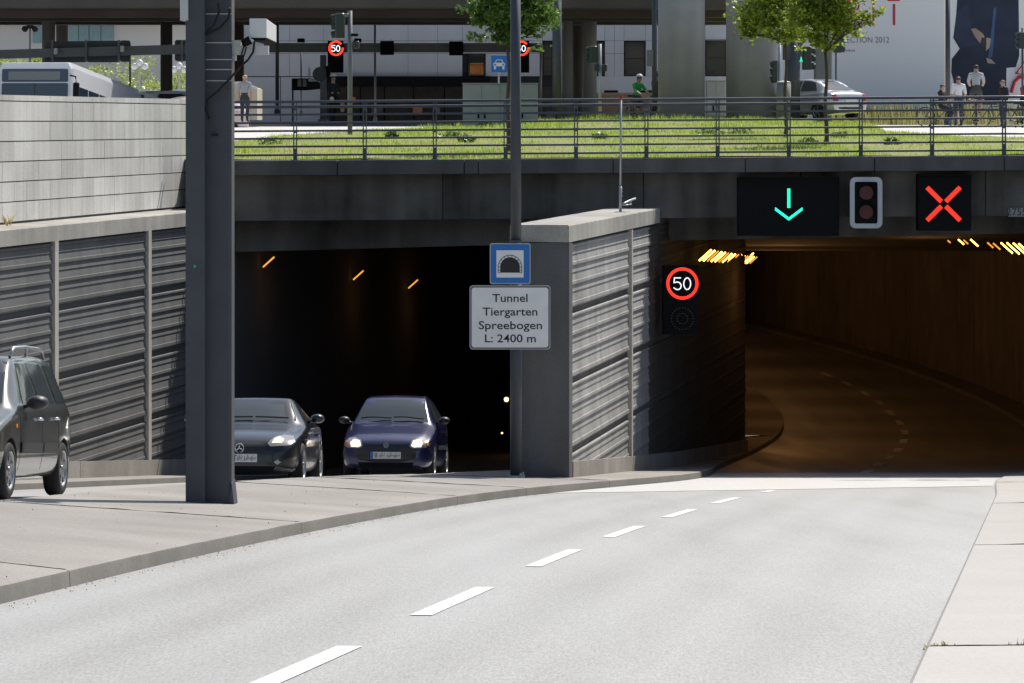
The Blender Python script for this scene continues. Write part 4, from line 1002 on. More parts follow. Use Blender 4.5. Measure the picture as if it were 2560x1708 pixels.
patch(car, bv, 'windscreen', M['glass'], [(-.66,1.05),(.66,1.05),(.56,1.51),(-.56,1.51)], 'f')
patch(car, bv, 'side_window', M['glass'], [(1.62,1.05),(2.42,1.06),(2.42,1.50),(2.0,1.50)], 'l')
patch(car, bv, 'side_window', M['glass'], [(2.52,1.06),(3.32,1.07),(3.28,1.51),(2.52,1.51)], 'l')
patch(car, bv, 'side_window', M['glass'], [(3.45,1.07),(4.10,1.08),(4.05,1.40),(3.92,1.49),(3.43,1.51)], 'l')
for s_ in (-1,1):
    mb = MB(); mb.tube([(s_*.54,2.05,1.58),(s_*.55,2.18,1.675),(s_*.545,2.8,1.70),(s_*.54,3.6,1.695),(s_*.53,3.85,1.675),(s_*.52,3.98,1.58)], .022, 8)
    mb.tube([(s_*.545,2.9,1.60),(s_*.545,2.9,1.70)], .02, 6); mb.build('roof_rail', M['rim'], car, smooth=True, world=False)
    mirror(car, s_*.87, 1.62, 1.04, M['trim'], 1.15)
    hl = patch(car, bv, 'headlamp', M['headclear'], [(s_*.44,.62),(s_*.74,.60),(s_*.80,.70),(s_*.72,.78),(s_*.48,.74)], 'f', .01)
patch(car, bv, 'side_moulding', M['trim'], [(1.30,.50),(2.44,.50),(2.44,.62),(1.30,.62)], 'l', .018)
patch(car, bv, 'side_moulding', M['trim'], [(2.50,.50),(3.28,.50),(3.28,.62),(2.50,.62)], 'l', .018)
patch(car, bv, 'bumper', M['trim'], [(-.8,.32),(.8,.32),(.8,.5),(-.8,.5)], 'f', .01)
for y, z in ((2.28,.88),(3.20,.89)):
    l, nn, _, _ = bv.ray_cast(Vector((3,y,z)), Vector((-1,0,0))); mb = MB(); mb.tube([(l.x+.0,y-.09,z),(l.x+.035,y-.05,z),(l.x+.035,y+.06,z),(l.x,y+.09,z)], .018, 6); mb.build('door_handle', M['chrome'], car, world=False, smooth=True)
for y in (1.28,2.47,3.37):
    mb = MB(); pts = []
    for i in range(12):
        z = .26+.72*i/11; l, nn, _, _ = bv.ray_cast(Vector((3,y,z)), Vector((-1,0,0))); pts.append((l.x-.003,y,z))
    mb.tube(pts, .006, 4); mb.build('door_gap', M['black'], car, world=False)
patch(car, bv, 'indicator', M['orange'], [(1.02,.78),(1.10,.78),(1.10,.82),(1.02,.82)], 'l', .01)
# rear wheel of the visible side at the photo position
a_ = math.atan(.086); rwx, rwy = (146-CX)/F*44.2, 44.2
cw = Vector((.80*math.cos(a_)+3.705*math.sin(a_), 3.705*math.cos(a_)-.80*math.sin(a_), 0))
place(car, rwx-cw.x, rwy-cw.y, EYE-Hl(rwy-cw.y)-.02, a_, math.atan(.0885)); car.scale = (1,1,1.055)

# ------------------------------------------------------------------ street level beyond the portal
Hg0 = curve([70.4,78,88,100,115,130,160,240,700], [.742,.585,.405,.285,.19,.13,.11,.10,.10])
def Hg(X, Y):
    b = max(0, 1-((X-5.2)/6.0)**2)*max(0, 1-((Y-126)/26)**2)
    return Hg0(Y)-.27*b-(zt(X) if Y < 75 else zt(X)*max(0,(90-Y)/15))
gx = [-500,-250,-120,-60,-35,-22]+list(np.arange(-16,22.1,.8))+[28,40,70,130,260,500]
gy = [70.5]+list(np.arange(71.5,150,1.5))+[155,165,180,210,260,340,450,600,900]
mb = MB(); n = len(gx)
mb.add([(x,y,EYE-Hg(x,y)-.012) for y in gy for x in gx], [(i*n+j,i*n+j+1,(i+1)*n+j+1,(i+1)*n+j) for i in range(len(gy)-1) for j in range(n-1)])
tag(mb.build('street_ground', M['plaza'], smooth=True), kind='structure')
# street behind the left parapet, ground right of the ramp
mb = MB(); mb.add([(XU(10)-.35,10,EYE-.85),(XU(71)-.35,71,EYE-.8),(-300,71,EYE-.8),(-300,10,EYE-.85)], [(0,1,2,3)]); tag(mb.build('street_left', M['plaza']), kind='structure')
GL = curve([70.4,85,110,120,145], [-7.5,-6.6,-3.4,-1.6,-1.2]); GR = curve([70.4,84,90,97,112,122,145], [15,14.5,12.3,10.8,11.4,12.2,12.5])
def ingrass(x, y): return 70.5 < y < 141 and GL(y) < x < GR(y)
gys = list(np.arange(70.55,141,1.2))
mb = MB(); n = 26; v = []
for y in gys:
    a, b = GL(y), GR(y)
    for j in range(n): x = a+(b-a)*j/(n-1); v.append((x+.15*noise.noise(Vector((x,y,1))), y, EYE-Hg(x,y)+.004+.03*noise.noise(Vector((x*.9,y*.9,0)))))
mb.add(v, [(i*n+j,i*n+j+1,(i+1)*n+j+1,(i+1)*n+j) for i in range(len(gys)-1) for j in range(n-1)])
gb = mb.build('grass_bank', M['soil'], smooth=True); tag(gb, kind='structure')
# blades of grass
nb = 70000; rg = np.random.RandomState(3); verts = np.zeros((nb*3,3), np.float32); cnt = 0
while cnt < nb:
    y = 70.6+70*rg.rand()**1.6; x = GL(y)+(GR(y)-GL(y))*rg.rand()
    if not ingrass(x, y): continue
    clump = noise.noise(Vector((x*.55,y*.35,7))); 
    if clump < -.1 and rg.rand() < .75: continue
    h = (.035+.05*rg.rand())*(1+max(0,clump)*2.2)*(1.0+.5*(y > 110)); w = .006+.004*rg.rand()+(.004 if y > 95 else 0); a = rg.rand()*6.28
    z = EYE-Hg(x,y)-.01; dx, dy = math.cos(a)*w, math.sin(a)*w; l = h*.6*rg.rand(); b = rg.rand()*6.28
    verts[cnt*3] = (x-dx,y-dy,z); verts[cnt*3+1] = (x+dx,y+dy,z); verts[cnt*3+2] = (x+l*math.cos(b),y+l*math.sin(b),z+h); cnt += 1
me = bpy.data.meshes.new('grass'); me.from_pydata(verts.tolist(), [], [(3*i,3*i+1,3*i+2) for i in range(nb)]); me.materials.append(M['grass'])
go = bpy.data.objects.new('grass', me); COL.objects.link(go); tag(go, 'sunlit grass growing on the bank behind the railing', 'grass', kind='stuff')
# leafy weed clumps in the grass
M['weedleaf'] = leafmat('weed_leaves', (.05,.10,.02), (.12,.19,.04), .35)
def leafcloud(mb, c, rad, n, s, rnd, flat=1.0):
    for i in range(n):
        while True:
            p = Vector((rnd.uniform(-1,1),rnd.uniform(-1,1),rnd.uniform(-1,1)))
            if p.length <= 1: break
        q = Vector(c)+Vector((p.x*rad[0],p.y*rad[1],p.z*rad[2]*flat)); d = Vector((rnd.gauss(0,1),rnd.gauss(0,1),rnd.gauss(0,.6))).normalized()
        e = d.cross(Vector((rnd.gauss(0,1),rnd.gauss(0,1),rnd.gauss(0,1)))).normalized(); ss = s*rnd.uniform(.6,1.3)
        mb.add([q-e*ss*.45, q-d*ss*.2+e*0, q+e*ss*.45, q+d*ss], [(0,1,2,3)])
rnd = random.Random(5)
for i, (px, py, Y, r_) in enumerate(((675,368,82,.30),(1130,350,88,.34),(1165,365,83,.22),(1215,309,116,.35),(1500,355,86,.2),(1770,338,93,.5),(1850,330,95,.35),(2020,372,79,.22),(980,352,88,.18),(2100,348,88,.25),(2230,372,79,.2),(1330,310,118,.3))):
    p = W(px,py,Y); z = EYE-Hg(p.x,Y); mb = MB(); leafcloud(mb, (p.x,Y,z+.07), (r_,r_*.7,.10), 160, .07, rnd)
    o = mb.build('weed_clump', M['weedleaf'], gb, fix=False)

# ------------------------------------------------------------------ young trees on the bank
def tree(px, pybase, Y, htrunk, rt, crown, label, mat, nl, leaf=.085, seed=1):
    p = W(px,pybase,Y); z0 = EYE-Hg(p.x,Y)-.05; rnd = random.Random(seed)
    t = thing('young_tree', (p.x,Y,z0), label, 'tree')
    mb = MB(); pts = [(p.x+.02*math.sin(i*1.3),Y,z0+htrunk*i/8) for i in range(9)]
    mb.tube(pts, [rt*1.35]+[rt*(1-.05*i) for i in range(1,9)], 10); tips = []
    for c, rad in crown:
        c = Vector(c); s_ = Vector((p.x,Y,min(z0+htrunk, c.z-.15)))
        mb.tube([s_, s_.lerp(c,.5)+Vector((0,0,.06)), c], [rt*.55,rt*.35,rt*.15], 6)
        for k_ in range(3):
            d = Vector((rnd.uniform(-1,1)*rad[0],rnd.uniform(-1,1)*rad[1],rnd.uniform(-.5,1)*rad[2])); mb.tube([c.lerp(s_,.25), c+d*.6], [rt*.22,rt*.07], 5)
    mb.build('trunk', M['bark'], t, smooth=True)
    mb = MB(); tot = sum(r[0]*r[1]*r[2] for _, r in crown)
    for c, rad in crown:
        n = max(30, int(nl*rad[0]*rad[1]*rad[2]/tot)); k = max(3, n//22)
        for _ in range(k):
            q = Vector((rnd.gauss(0,.46)*rad[0], rnd.gauss(0,.5)*rad[1], rnd.gauss(0,.48)*rad[2])); 
            leafcloud(mb, Vector(c)+q, (rad[0]*.36,rad[1]*.36,rad[2]*.3), max(6, n//k), leaf, rnd)
    mb.build('crown', mat, t, fix=False); return t
def cr(Y, *l): 
    out = []
    for px, py, rx_, rz in l:
        q = W(px,py,Y); out.append((q, (rx_*Y/F, rx_*Y/F*.9, rz*Y/F)))
    return out
tree(1271,383,74.5,2.2,.055,cr(74.5,(1285,30,85,65),(1205,45,38,45),(1350,40,50,42),(1260,90,45,22),(1290,-60,100,80),(1330,85,35,18),(1215,5,40,45)), 'young tree with dark green crown behind the tunnel sign post', M['leaf'], 9500, .075, 11)
tree(1964,345,88,2.4,.05,cr(88,(1930,40,80,42),(1870,45,35,30),(1980,85,55,28),(1880,85,28,22),(1850,88,14,12),(1950,-30,100,60)), 'young yellow green tree with thin trunk left of the grey column', M['leaf2'], 9500, .08, 12)
tree(2065,373,78,2.1,.05,cr(78,(2060,40,75,55),(2110,60,45,28),(2160,45,40,13),(2195,28,22,9),(2050,105,45,22),(2000,20,55,45),(2080,-50,95,60),(2165,55,22,10)), 'young green tree whose long branch reaches in front of the billboard', M['leaf2'], 10000, .075, 13)

# ------------------------------------------------------------------ railway viaduct
vd = thing('railway_viaduct', (-10,128,EYE), 'dark concrete railway viaduct crossing above the street at the top edge', 'viaduct')
zu = EYE+4.05
mb = MB(); mb.bx(-90,9.6,127.6,146,zu,zu+1.5); mb.build('deck', M['girder'], vd)
for y in (131,136,141): mb = MB(); mb.bx(-90,9.5,y-.4,y+.4,zu-.25,zu-.003); mb.build('girder', M['girder'], vd)
def vcol(px0, px1, Y, zbase, mat='viaduct', n=24, top=.02):
    x = ((px0+px1)/2-CX)/F*Y; r = (px1-px0)/2/F*Y; mb = MB(); mb.tube([(x,Y,zbase),(x,Y,zu+top)], r, n); o = mb.build('column', M[mat], vd, smooth=True)
    return o
vcol(1645,1762,123,EYE-.5,n=32,top=3); vcol(1815,1946,124,EYE-.5,n=32,top=3)
vcol(1405,1432,139,EYE-.5); vcol(1458,1492,139,EYE-.5); vcol(1432,1458,143,EYE-.5,'girder')
vcol(105,138,140,EYE-1.5); vcol(140,170,143,EYE-1.5); vcol(401,431,140,EYE-1.5,'girder'); vcol(577,610,141,EYE-1,'girder')
# pale cable duct beside the right column
t = thing('steel_column', W(2058,296,128), 'wide grey steel column standing behind the right young tree', 'column')
a, b = W(2037,297,128), W(2080,297,128); mb = MB(); mb.cbx(a.x,b.x,128,128.5,a.z-.1,EYE+4.6,.05); mb.build('shaft', M['steel2'], t)
t = thing('lamp_post', W(1392,300,124), 'dark steel lamp post rising right of the grey cabinet to the top edge', 'lamp post')
a, b = W(1381,300,124), W(1404,300,124); mb = MB(); mb.tube([((a.x+b.x)/2,124,a.z-.15),((a.x+b.x)/2,124,EYE+4.6)], (b.x-a.x)/2, 16); mb.build('shaft', M['steel'], t, smooth=True)
mb = MB(); mb.tube([(a.x-.02,124.0,a.z),(a.x-.02,124.0,a.z+.3)], .2, 12); mb.build('base', M['steel'], t)

# ------------------------------------------------------------------ buildings behind
fY = 152.0
fb = thing('office_building', W(1120,300,fY), 'grey panel clad building with dark ground floor behind the viaduct', 'building')
X = lambda px, Y=fY: (px-CX)/F*Y
Z = lambda py, Y=fY: EYE-(py-HY)/F*Y
mb = MB(); mb.bx(X(560),X(1990),fY+.06,fY+10,EYE-.3,EYE+7); mb.build('core', M['facade_gap'], fb)
wins = [(1170,1212,135,190),(1358,1380,103,190),(1490,1510,103,190),(1562,1612,103,190),(1765,1815,100,190)]
colsx = [565,600,690,724,808,935,1020,1094,1156,1214,1285,1356,1382,1430,1488,1512,1536,1560,1614,1640,1690,1763,1817,1900,1990]
rowsz = [(57,102),(102,134),(134,191)]
for a, b in zip(colsx[:-1], colsx[1:]):
    for r0, r1 in [(-60,57)]+rowsz:
        cx_, cz_ = (a+b)/2, (r0+r1)/2
        if any(w0-3 < cx_ < w1+3 and w2-3 < cz_ < w3+3 for w0,w1,w2,w3 in wins): continue
        mb = MB(); mb.bx(X(a)+.006,X(b)-.006,fY-random.uniform(0,.01),fY+.055,Z(r1)+.006,Z(r0)-.006); mb.build('facade_panel', M['facade'], fb)
for w0,w1,w2,w3 in wins:
    mb = MB(); mb.bx(X(w0),X(w1),fY+.02,fY+.05,Z(w3),Z(w2)); wo_ = mb.build('window', M['window'], fb)
    mb = MB(); 
    for aa, bb, cc, dd in ((w0,w1,w2-.6,w2+.8),(w0,w1,w3-.8,w3+.6),(w0-.6,w0+.8,w2,w3),(w1-.8,w1+.6,w2,w3),(w0,w1,(w2+w3)/2-.5,(w2+w3)/2+.5)): mb.bx(X(aa),X(bb),fY-.03,fY+.03,Z(dd),Z(cc))
    mb.build('window_frame', M['black'], wo_)
mb = MB(); mb.bx(X(1175),X(1208),fY+.0,fY+.018,Z(186),Z(158)); mb.build('orange_blind', pmat('orange_blind', (.62,.22,.04), .7, var=.5, vscale=1.2), fb)
mb = MB(); mb.bx(X(815),X(1225),fY-.5,fY+.05,Z(217),Z(193)); mb.build('canopy', M['black'], fb)
mb = MB(); mb.bx(X(815),X(1400),fY-.02,fY+.04,Z(305),Z(217)); mb.build('shopfront', M['shop'], fb)
for a, b in ((605,700),(702,815)): mb = MB(); mb.bx(X(a),X(b),fY-.02,fY+.04,Z(305),Z(193)); mb.build('facade_panel', M['facade'], fb)
for px in (900,960,1033,1110):
    mb = MB(); mb.bx(X(px),X(px+2.5),fY-.06,fY-.02,Z(300),Z(217)); mb.build('shop_mullion', M['black'], fb)
for px0, px1, py0, py1, c in ((930,958,262,285,(.10,.11,.12)),(1033,1056,262,283,(.50,.20,.10)),(850,862,250,280,(.45,.25,.16)),(880,890,243,258,(.7,.2,.04)),(1090,1100,270,285,(.2,.2,.2))):
    mb = MB(); mb.bx(X(px0),X(px1),fY-.5,fY-.2,Z(py1),Z(py0)); mb.build('shop_display', pmat('display', c, .7), fb)
for a, b in ((1414,1430),(1510,1545),(1600,1640)): mb = MB(); mb.bx(X(a),X(b),fY-.03,fY,Z(236),Z(226)); mb.build('vent_slot', M['black'], fb)
mb = MB(); mb.bx(X(1400),X(1990),fY-.02,fY+.04,Z(305),Z(191)); mb.build('ground_floor_wall', M['facade'], fb)
lwl = thing('low_wall', W(1520,300,146), 'low brown masonry wall between the columns behind the grass', 'wall')
mb = MB(); mb.bx(X(1403,146),X(1644,146),146,146.4,Z(312,146),Z(237,146)); mb.build('wall', pmat('brown_render', (.21,.15,.115), .85, var=.2, vscale=1), lwl)
mb = MB(); mb.bx(X(1401,146),X(1646,146),145.95,146.45,Z(237,146)+.003,Z(232,146)); mb.build('wall_cap', pmat('brown_cap', (.26,.22,.19), .85), lwl)
# pale building far left, glass wall beside it
pb = thing('pale_building', W(250,200,260), 'pale building with a glass curtain wall far behind the bus', 'building')
mb = MB(); mb.bx(X(-300,260),X(640,260),260,275,EYE-2,EYE+16); mb.build('wall', M['pale'], pb)
for i, (a, b) in enumerate(((83,106),(172,196),(198,222),(224,252),(254,284))): mb = MB(); mb.bx(X(a,259.9),X(b,259.9),259.8,259.95,Z(108,260),EYE+12); mb.build('glass_bay', M['glassblue'], pb)
mb = MB(); mb.bx(X(-300,259),X(640,259),258.5,260,Z(62,259),Z(52,259)); mb.build('eaves', M['girder'], pb)

# bushes between the bus and the pale building
for i, (px, py, rx_, rz) in enumerate(((20,160,45,22),(85,158,40,18),(235,195,40,40),(300,200,45,45),(350,190,40,55),(440,205,30,40),(270,230,60,25),(380,225,40,30))):
    Y = 215+4*i; p = W(px,py,Y); t = thing('bush', (p.x,Y,EYE-.8), ['yellow green bush above the bus roof at the far left edge','yellow green bush above the bus roof, second from the left edge','dark green bush just right of the bus roof','yellow green bush left of the thin dark post','tall yellow green bush between the thin dark post and the dark column','yellow green bush between the dark column and the mast','low green bush behind the rear of the bus','low green bush behind the van roof'][i], 'bush', 'bushes behind the street')
    mb = MB(); rr = random.Random(30+i); k = Y/F
    for _ in range(18): leafcloud(mb, (p.x+rr.gauss(0,.5)*rx_*k, Y+rr.gauss(0,.6), p.z+rr.gauss(0,.45)*rz*k), (rx_*k*.4,.5,rz*k*.35), 28, .16, rr)
    mb.build('foliage', M['leaf3'], t, fix=False)
    mb = MB(); mb.tube([(p.x,Y,EYE-1),(p.x+.05,Y,p.z)], [.06,.03], 6); mb.build('stem', M['bark'], t)
# globe street lamps behind
for px, py0, py1, Y, lab in ((75,65,150,200,'dark globe street lamp above the bus roof'),(349,158,236,190,'pale multi globe street lamp left of the dark column'),(448,166,236,190,'pale multi globe street lamp right of the dark column')):
    p = W(px,py0,Y); t = thing('street_lamp', (p.x,Y,EYE-1), lab, 'street lamp'); mb = MB(); mb.tube([(p.x,Y,EYE-1),(p.x,Y,p.z)], .05, 8); mb.build('post', M['steel'] if px < 100 else M['galv'], t)
    for dx, dz in ((0,0),(-.28,-.18),(.28,-.18)):
        mb = MB(); mb.tube([(p.x+dx,Y,p.z+dz-.16),(p.x+dx,Y,p.z+dz-.1),(p.x+dx,Y,p.z+dz+.02),(p.x+dx,Y,p.z+dz+.16),(p.x+dx,Y,p.z+dz+.2)], [.05,.14,.19,.12,.02], 10); mb.build('globe', M['black'] if px < 100 else M['white'], t, smooth=True)

# ------------------------------------------------------------------ billboards on the right
bY = 150.0
bb = thing('billboard', W(2165,250,bY), 'large pale billboard with red letters and COLLECTION 2012', 'billboard')
mb = MB(); mb.bx(X(1950,bY),X(2362,bY),bY,bY+.3,Z(302,bY),EYE+8); mb.build('panel', M['board'], bb)
def bar(mb, x0, x1, y0, y1, d=.02, Y=bY): mb.bx(X(x0,Y),X(x1,Y),Y-d,Y,Z(y1,Y),Z(y0,Y))
mb = MB(); bar(mb,2114.5,2119.5,0,67); bar(mb,2119.5,2134,0,4.5)
pts = [W(2134,2,bY-.01)]+[W(2134+13*math.sin(R(t)),15-13*math.cos(R(t)),bY-.01) for t in range(10,171,20)]+[W(2134,28,bY-.01)]
mb.tube(pts, .042, 6); mb.tube([W(2122,28,bY-.01),W(2134,28,bY-.01),W(2150,66,bY-.01)], .042, 6); mb.build('letter', M['letter'], bb)
mb = MB(); bar(mb,2181,2186,-6,65); mb.build('letter', M['letter'], bb)
mb = MB(); bar(mb,2219,2250,-2,3); bar(mb,2232,2238,10.5,63); mb.build('letter', M['letter'], bb)
mb = MB(); text_mesh(mb, 'COLLECTION 2012', .36, W(2147,107,bY-.012), t=.002, xs=.84); o = mb.build('lettering', M['lettergrey'], bb, fix=False)
mb = MB(); rr = random.Random(3)
for i in range(14): x = 2095+3.1*i; bar(mb, x, x+1.7, 123+rr.uniform(0,2), 129, .008)
o = mb.build('small_print', M['lettergrey'], bb); o['kind'] = 'stuff'
pp = thing('poster', W(2470,250,bY), 'poster of a person in a dark blue coat behind the cyclists', 'poster')
mb = MB(); mb.bx(X(2376,bY),X(2620,bY),bY+.1,bY+.4,Z(302,bY),EYE+8); mb.build('panel', M['board'], pp)
def shape(name, col, pl, d):
    mb = MB(); mb.poly([((px-CX)/F*bY, EYE-(py-HY)/F*bY) for px, py in pl][::-1], bY+.1-d, .01); mb.build(name, pmat(name, col, .7, var=.25, vscale=1.1), pp)
shape('coat', (.022,.030,.062), [(2396,-30),(2391,40),(2384,95),(2400,122),(2380,148),(2379,180),(2388,215),(2392,262),(2515,262),(2517,170),(2540,168),(2549,140),(2548,60),(2547,-30)], .012)
shape('sleeve', (.030,.042,.085), [(2393,30),(2388,95),(2405,120),(2440,112),(2462,100),(2432,76),(2425,50),(2420,10)], .018)
shape('wrist', (.42,.30,.25), [(2428,72),(2440,71),(2458,84),(2462,92),(2452,110),(2438,92)], .024)
shape('watch', (.04,.045,.05), [(2455,93),(2466,96),(2467,112),(2460,118),(2450,112)], .030)
shape('hand', (.45,.33,.28), [(2467,94),(2478,97),(2474,120),(2465,128)], .026)
shape('shirt', (.05,.12,.24), [(2485,20),(2492,18),(2488,60),(2482,140),(2470,150),(2476,110)], .022)
shape('lower_hand', (.42,.31,.26), [(2466,145),(2478,148),(2490,160),(2470,158)], .026)
mb = MB(); mb.tube([W(2576,135,bY-.0),W(2540,184,bY),W(2590,190,bY)], .06, 4); mb.build('red_outline', M['letter'], pp)
mb = MB(); mb.tube([W(2528,232,bY),W(2536,205,bY),W(2548,193,bY),W(2560,194,bY)], .07, 4); mb.build('red_outline', M['letter'], pp)
t = thing('sign_mast', W(2369,315,140), 'thick dark post in front of the gap between billboard and poster', 'post')
mb = MB(); a = W(2363,313,140); b = W(2376,313,140); mb.tube([((a.x+b.x)/2,140,a.z),((a.x+b.x)/2,140,EYE+5)], (b.x-a.x)/2, 12); mb.build('shaft', M['steel'], t, smooth=True)
mb = MB(); mb.tube([((a.x+b.x)/2,140,a.z-.02),((a.x+b.x)/2,140,a.z+.2)], .16, 12); mb.build('base', M['steel'], t)

# tall weeds along the foot of the billboards
mb = MB(); rr = random.Random(21)
for i in range(2600):
    x = rr.uniform(12.3,22.5); y = rr.uniform(143.0,147.5); h = .45+.55*rr.random()*(1+.5*noise.noise(Vector((x*.8,1,0)))); b_ = rr.uniform(0,6.28); l = h*.25*rr.random(); z = EYE-Hg(x,y)-.02; w = .02
    mb.add([(x-w,y,z),(x+w,y,z),(x+w*.6+l*.4*math.cos(b_),y+l*.4*math.sin(b_),z+h*.6),(x+l*math.cos(b_),y+l*math.sin(b_),z+h)], [(0,1,2),(0,2,3)])
o = mb.build('tall_weeds', leafmat('tall_weeds', (.10,.13,.04), (.27,.25,.10), .4), None, fix=False); tag(o, 'tall dry weeds growing along the foot of the billboards', 'weeds', kind='stuff')

# ------------------------------------------------------------------ signal gantries over the street beyond
gY = 140.0
GX = lambda px: X(px, gY); GZ = lambda py: Z(py, gY)
ga = thing('signal_gantry', (GX(1352),gY,EYE-.1), 'grey signal gantry beam with red 50 displays across the street behind', 'gantry')
mb = MB(); mb.cbx(GX(660),GX(1352),gY,gY+.35,GZ(131),GZ(108),.02); mb.build('beam', M['steel2'], ga)
mb = MB(); mb.tube([(GX(1352),gY+.15,EYE-.15),(GX(1352),gY+.15,GZ(107))], .045, 10); mb.build('post', M['galv'], ga, smooth=True)
for a, b, c_, d_ in ((951,985,103,138),(1123,1158,104,139)):
    mb = MB(); mb.cbx(GX(a),GX(b),gY-.25,gY-.01,GZ(d_),GZ(c_),.015); o = mb.build('signal_box', M['black'], ga)
    mb = MB()
    for px in (a+7,b-7): mb.bx(GX(px-1),GX(px+1),gY-.1,gY-.05,GZ(c_),GZ(c_-5))
    mb.build('bracket', M['galv'], o)
def led50(parent, cx_, cy_, Y, r, scale, gap=False):
    kq = Y/F; q = lambda px, py: ((px-CX)*kq, EYE-(py-HY)*kq); mb = MB(); pts = []
    for rr in (r*.9, r):
        for i in range(40):
            a_ = 2*math.pi*i/40
            if gap and -.75 < ((a_+math.pi) % (2*math.pi))-math.pi < -.05: continue
            pts.append(q(cx_+rr*math.cos(a_), cy_+rr*math.sin(a_)))
    dots(mb, pts, Y-.01, .028); o = mb.build('led_ring', M['led_red'], parent, fix=False)
    mb = MB(); s_ = scale
    pts = [q(cx_-11*s_*1.6+p.x*s_*.8, cy_-14*s_*.8+p.y*s_*.8) for p in digit_path(five, 16)]; dots(mb, pts, Y-.011, .022); mb.build('led_digit', M['led_white'], parent, fix=False)
    mb = MB(); pts = [q(cx_+1.2*s_+p.x*s_*.8, cy_-14*s_*.8+p.y*s_*.8) for p in digit_path(zero, 16)]; dots(mb, pts, Y-.011, .022); mb.build('led_digit', M['led_white'], parent, fix=False)
for cx_, lab in ((840,0),(1304,1)):
    mb = MB(); mb.cbx(GX(cx_-20),GX(cx_+19),gY-.3,gY-.02,GZ(182),GZ(102),.02); o = mb.build('speed_display', M['black'], ga)
    led50(o, cx_, 121, gY-.3, 17.5, .62, True)
for px in (752,894): mb = MB(); mb.cbx(GX(px-9),GX(px+9),gY+.05,gY+.3,GZ(106),GZ(96),.02); mb.build('camera', M['black'], ga)
gb2 = thing('sign_gantry', W(470,240,132), 'dark gantry beam with backs of road signs above the bus', 'gantry')
def gbox(name, mat, x0, x1, y0l, y1l, y0r, y1r, Y, t, parent):
    mb = MB(); mb.hexa([(X(x0,Y),Y,Z(y1l,Y)),(X(x1,Y),Y,Z(y1r,Y)),(X(x1,Y),Y+t,Z(y1r,Y)),(X(x0,Y),Y+t,Z(y1l,Y)),(X(x0,Y),Y,Z(y0l,Y)),(X(x1,Y),Y,Z(y0r,Y)),(X(x1,Y),Y+t,Z(y0r,Y)),(X(x0,Y),Y+t,Z(y0l,Y))])
    return mb.build(name, mat, parent)
gbox('beam', M['steel2'], -40,500,126,148,110,134,132,.35,gb2)
for x0, x1, y0, y1 in ((112,215,103,156),(217,298,102,156),(300,326,101,155),(437,472,100,153)):
    mb = MB(); mb.poly(roundrect(X(x0,132.5),X(x1,132.5),Z(y1,132.5),Z(y0,132.5),.08), 132.5, .05); mb.build('sign_back', M['steel'], gb2)
for px in (131,215,297,455): mb = MB(); mb.bx(X(px-2.5,131.9),X(px+2.5,131.9),131.85,131.98,Z(155,131.9),Z(100,131.9)); mb.build('sign_bracket', M['steel2'], gb2)
for px, py in ((141,128),(307,122)): mb = MB(); mb.bx(X(px-5,131.8),X(px+4,131.8),131.6,131.8,Z(py+8,131.8),Z(py-7,131.8)); mb.build('junction_box', M['offwhite'], gb2)

# ------------------------------------------------------------------ traffic lights, posts, cabinets
def traffic_light(name, px, pyt, pyb, Y, rad, heads, label, mat='steel2', extra=()):
    p = W(px,pyb,Y); t = thing(name, (p.x,Y,p.z), label, 'traffic light')
    mb = MB(); mb.tube([(p.x,Y,p.z-.1),(p.x,Y,Z(pyt,Y))], rad, 12); mb.build('post', M[mat], t, smooth=True)
    for hx0, hx1, hy0, hy1, side in heads:
        a, b = X(hx0,Y), X(hx1,Y); z0, z1 = Z(hy1,Y), Z(hy0,Y); w = b-a
        mb = MB(); mb.cbx(a+w*.3,b,Y-.15,Y+.15,z0,z1,.03) if side < 0 else mb.cbx(a,b-w*.3,Y-.15,Y+.15,z0,z1,.03); o = mb.build('signal_head', M['sighead'], t)
        for k_ in range(3):
            zc_ = z1-(k_+.5)*(z1-z0)/3; rr = (z1-z0)/6*.85
            mb = MB(); x0_ = a+w*.32 if side < 0 else b-w*.32; x1_ = a if side < 0 else b
            mb.tube([(x0_,Y,zc_),(x1_,Y,zc_-.02)], [rr,rr*.95], 12); mb.build('hood', M['sighead'], o)
    for nm, ex0, ex1, ey0, ey1, m_ in extra:
        mb = MB(); mb.cbx(X(ex0,Y),X(ex1,Y),Y-.18,Y+.12,Z(ey1,Y),Z(ey0,Y),.015); mb.build(nm, M[m_], t)
    return t
M['sighead'] = pmat('signal_green_black', (.020,.034,.032), .45)
traffic_light('traffic_light', 875, 27, 338, 94, .062, [(828,862,33,96,-1)], 'traffic light on a tall grey post left of the facade, standing in the grass', 'steel2', [('arm_bracket',860,872,34,42,'steel2'),('back_box',882,898,103,121,'sighead'),('push_button',878,896,84,91,'black')])
traffic_light('traffic_light', 1500, 110, 302, 122, .055, [(1466,1492,115,157,-1)], 'small traffic light on a pale post left of the green shirted cyclist', 'galv', [('button_box',1486,1497,161,178,'sighead'),('button_box',1505,1517,161,178,'sighead')])
traffic_light('traffic_light', 1949, 110, 290, 120, .05, [(1926,1944,151,208,-1)], 'traffic light with dark head right of the second round column', 'galv')
t = traffic_light('traffic_light', 1984, 90, 292, 122, .22, [(2006,2038,116,175,1)], 'dark signal pillar with a green walking figure left of the steel column', 'steel', [('panel',1957,2006,100,150,'steel')])
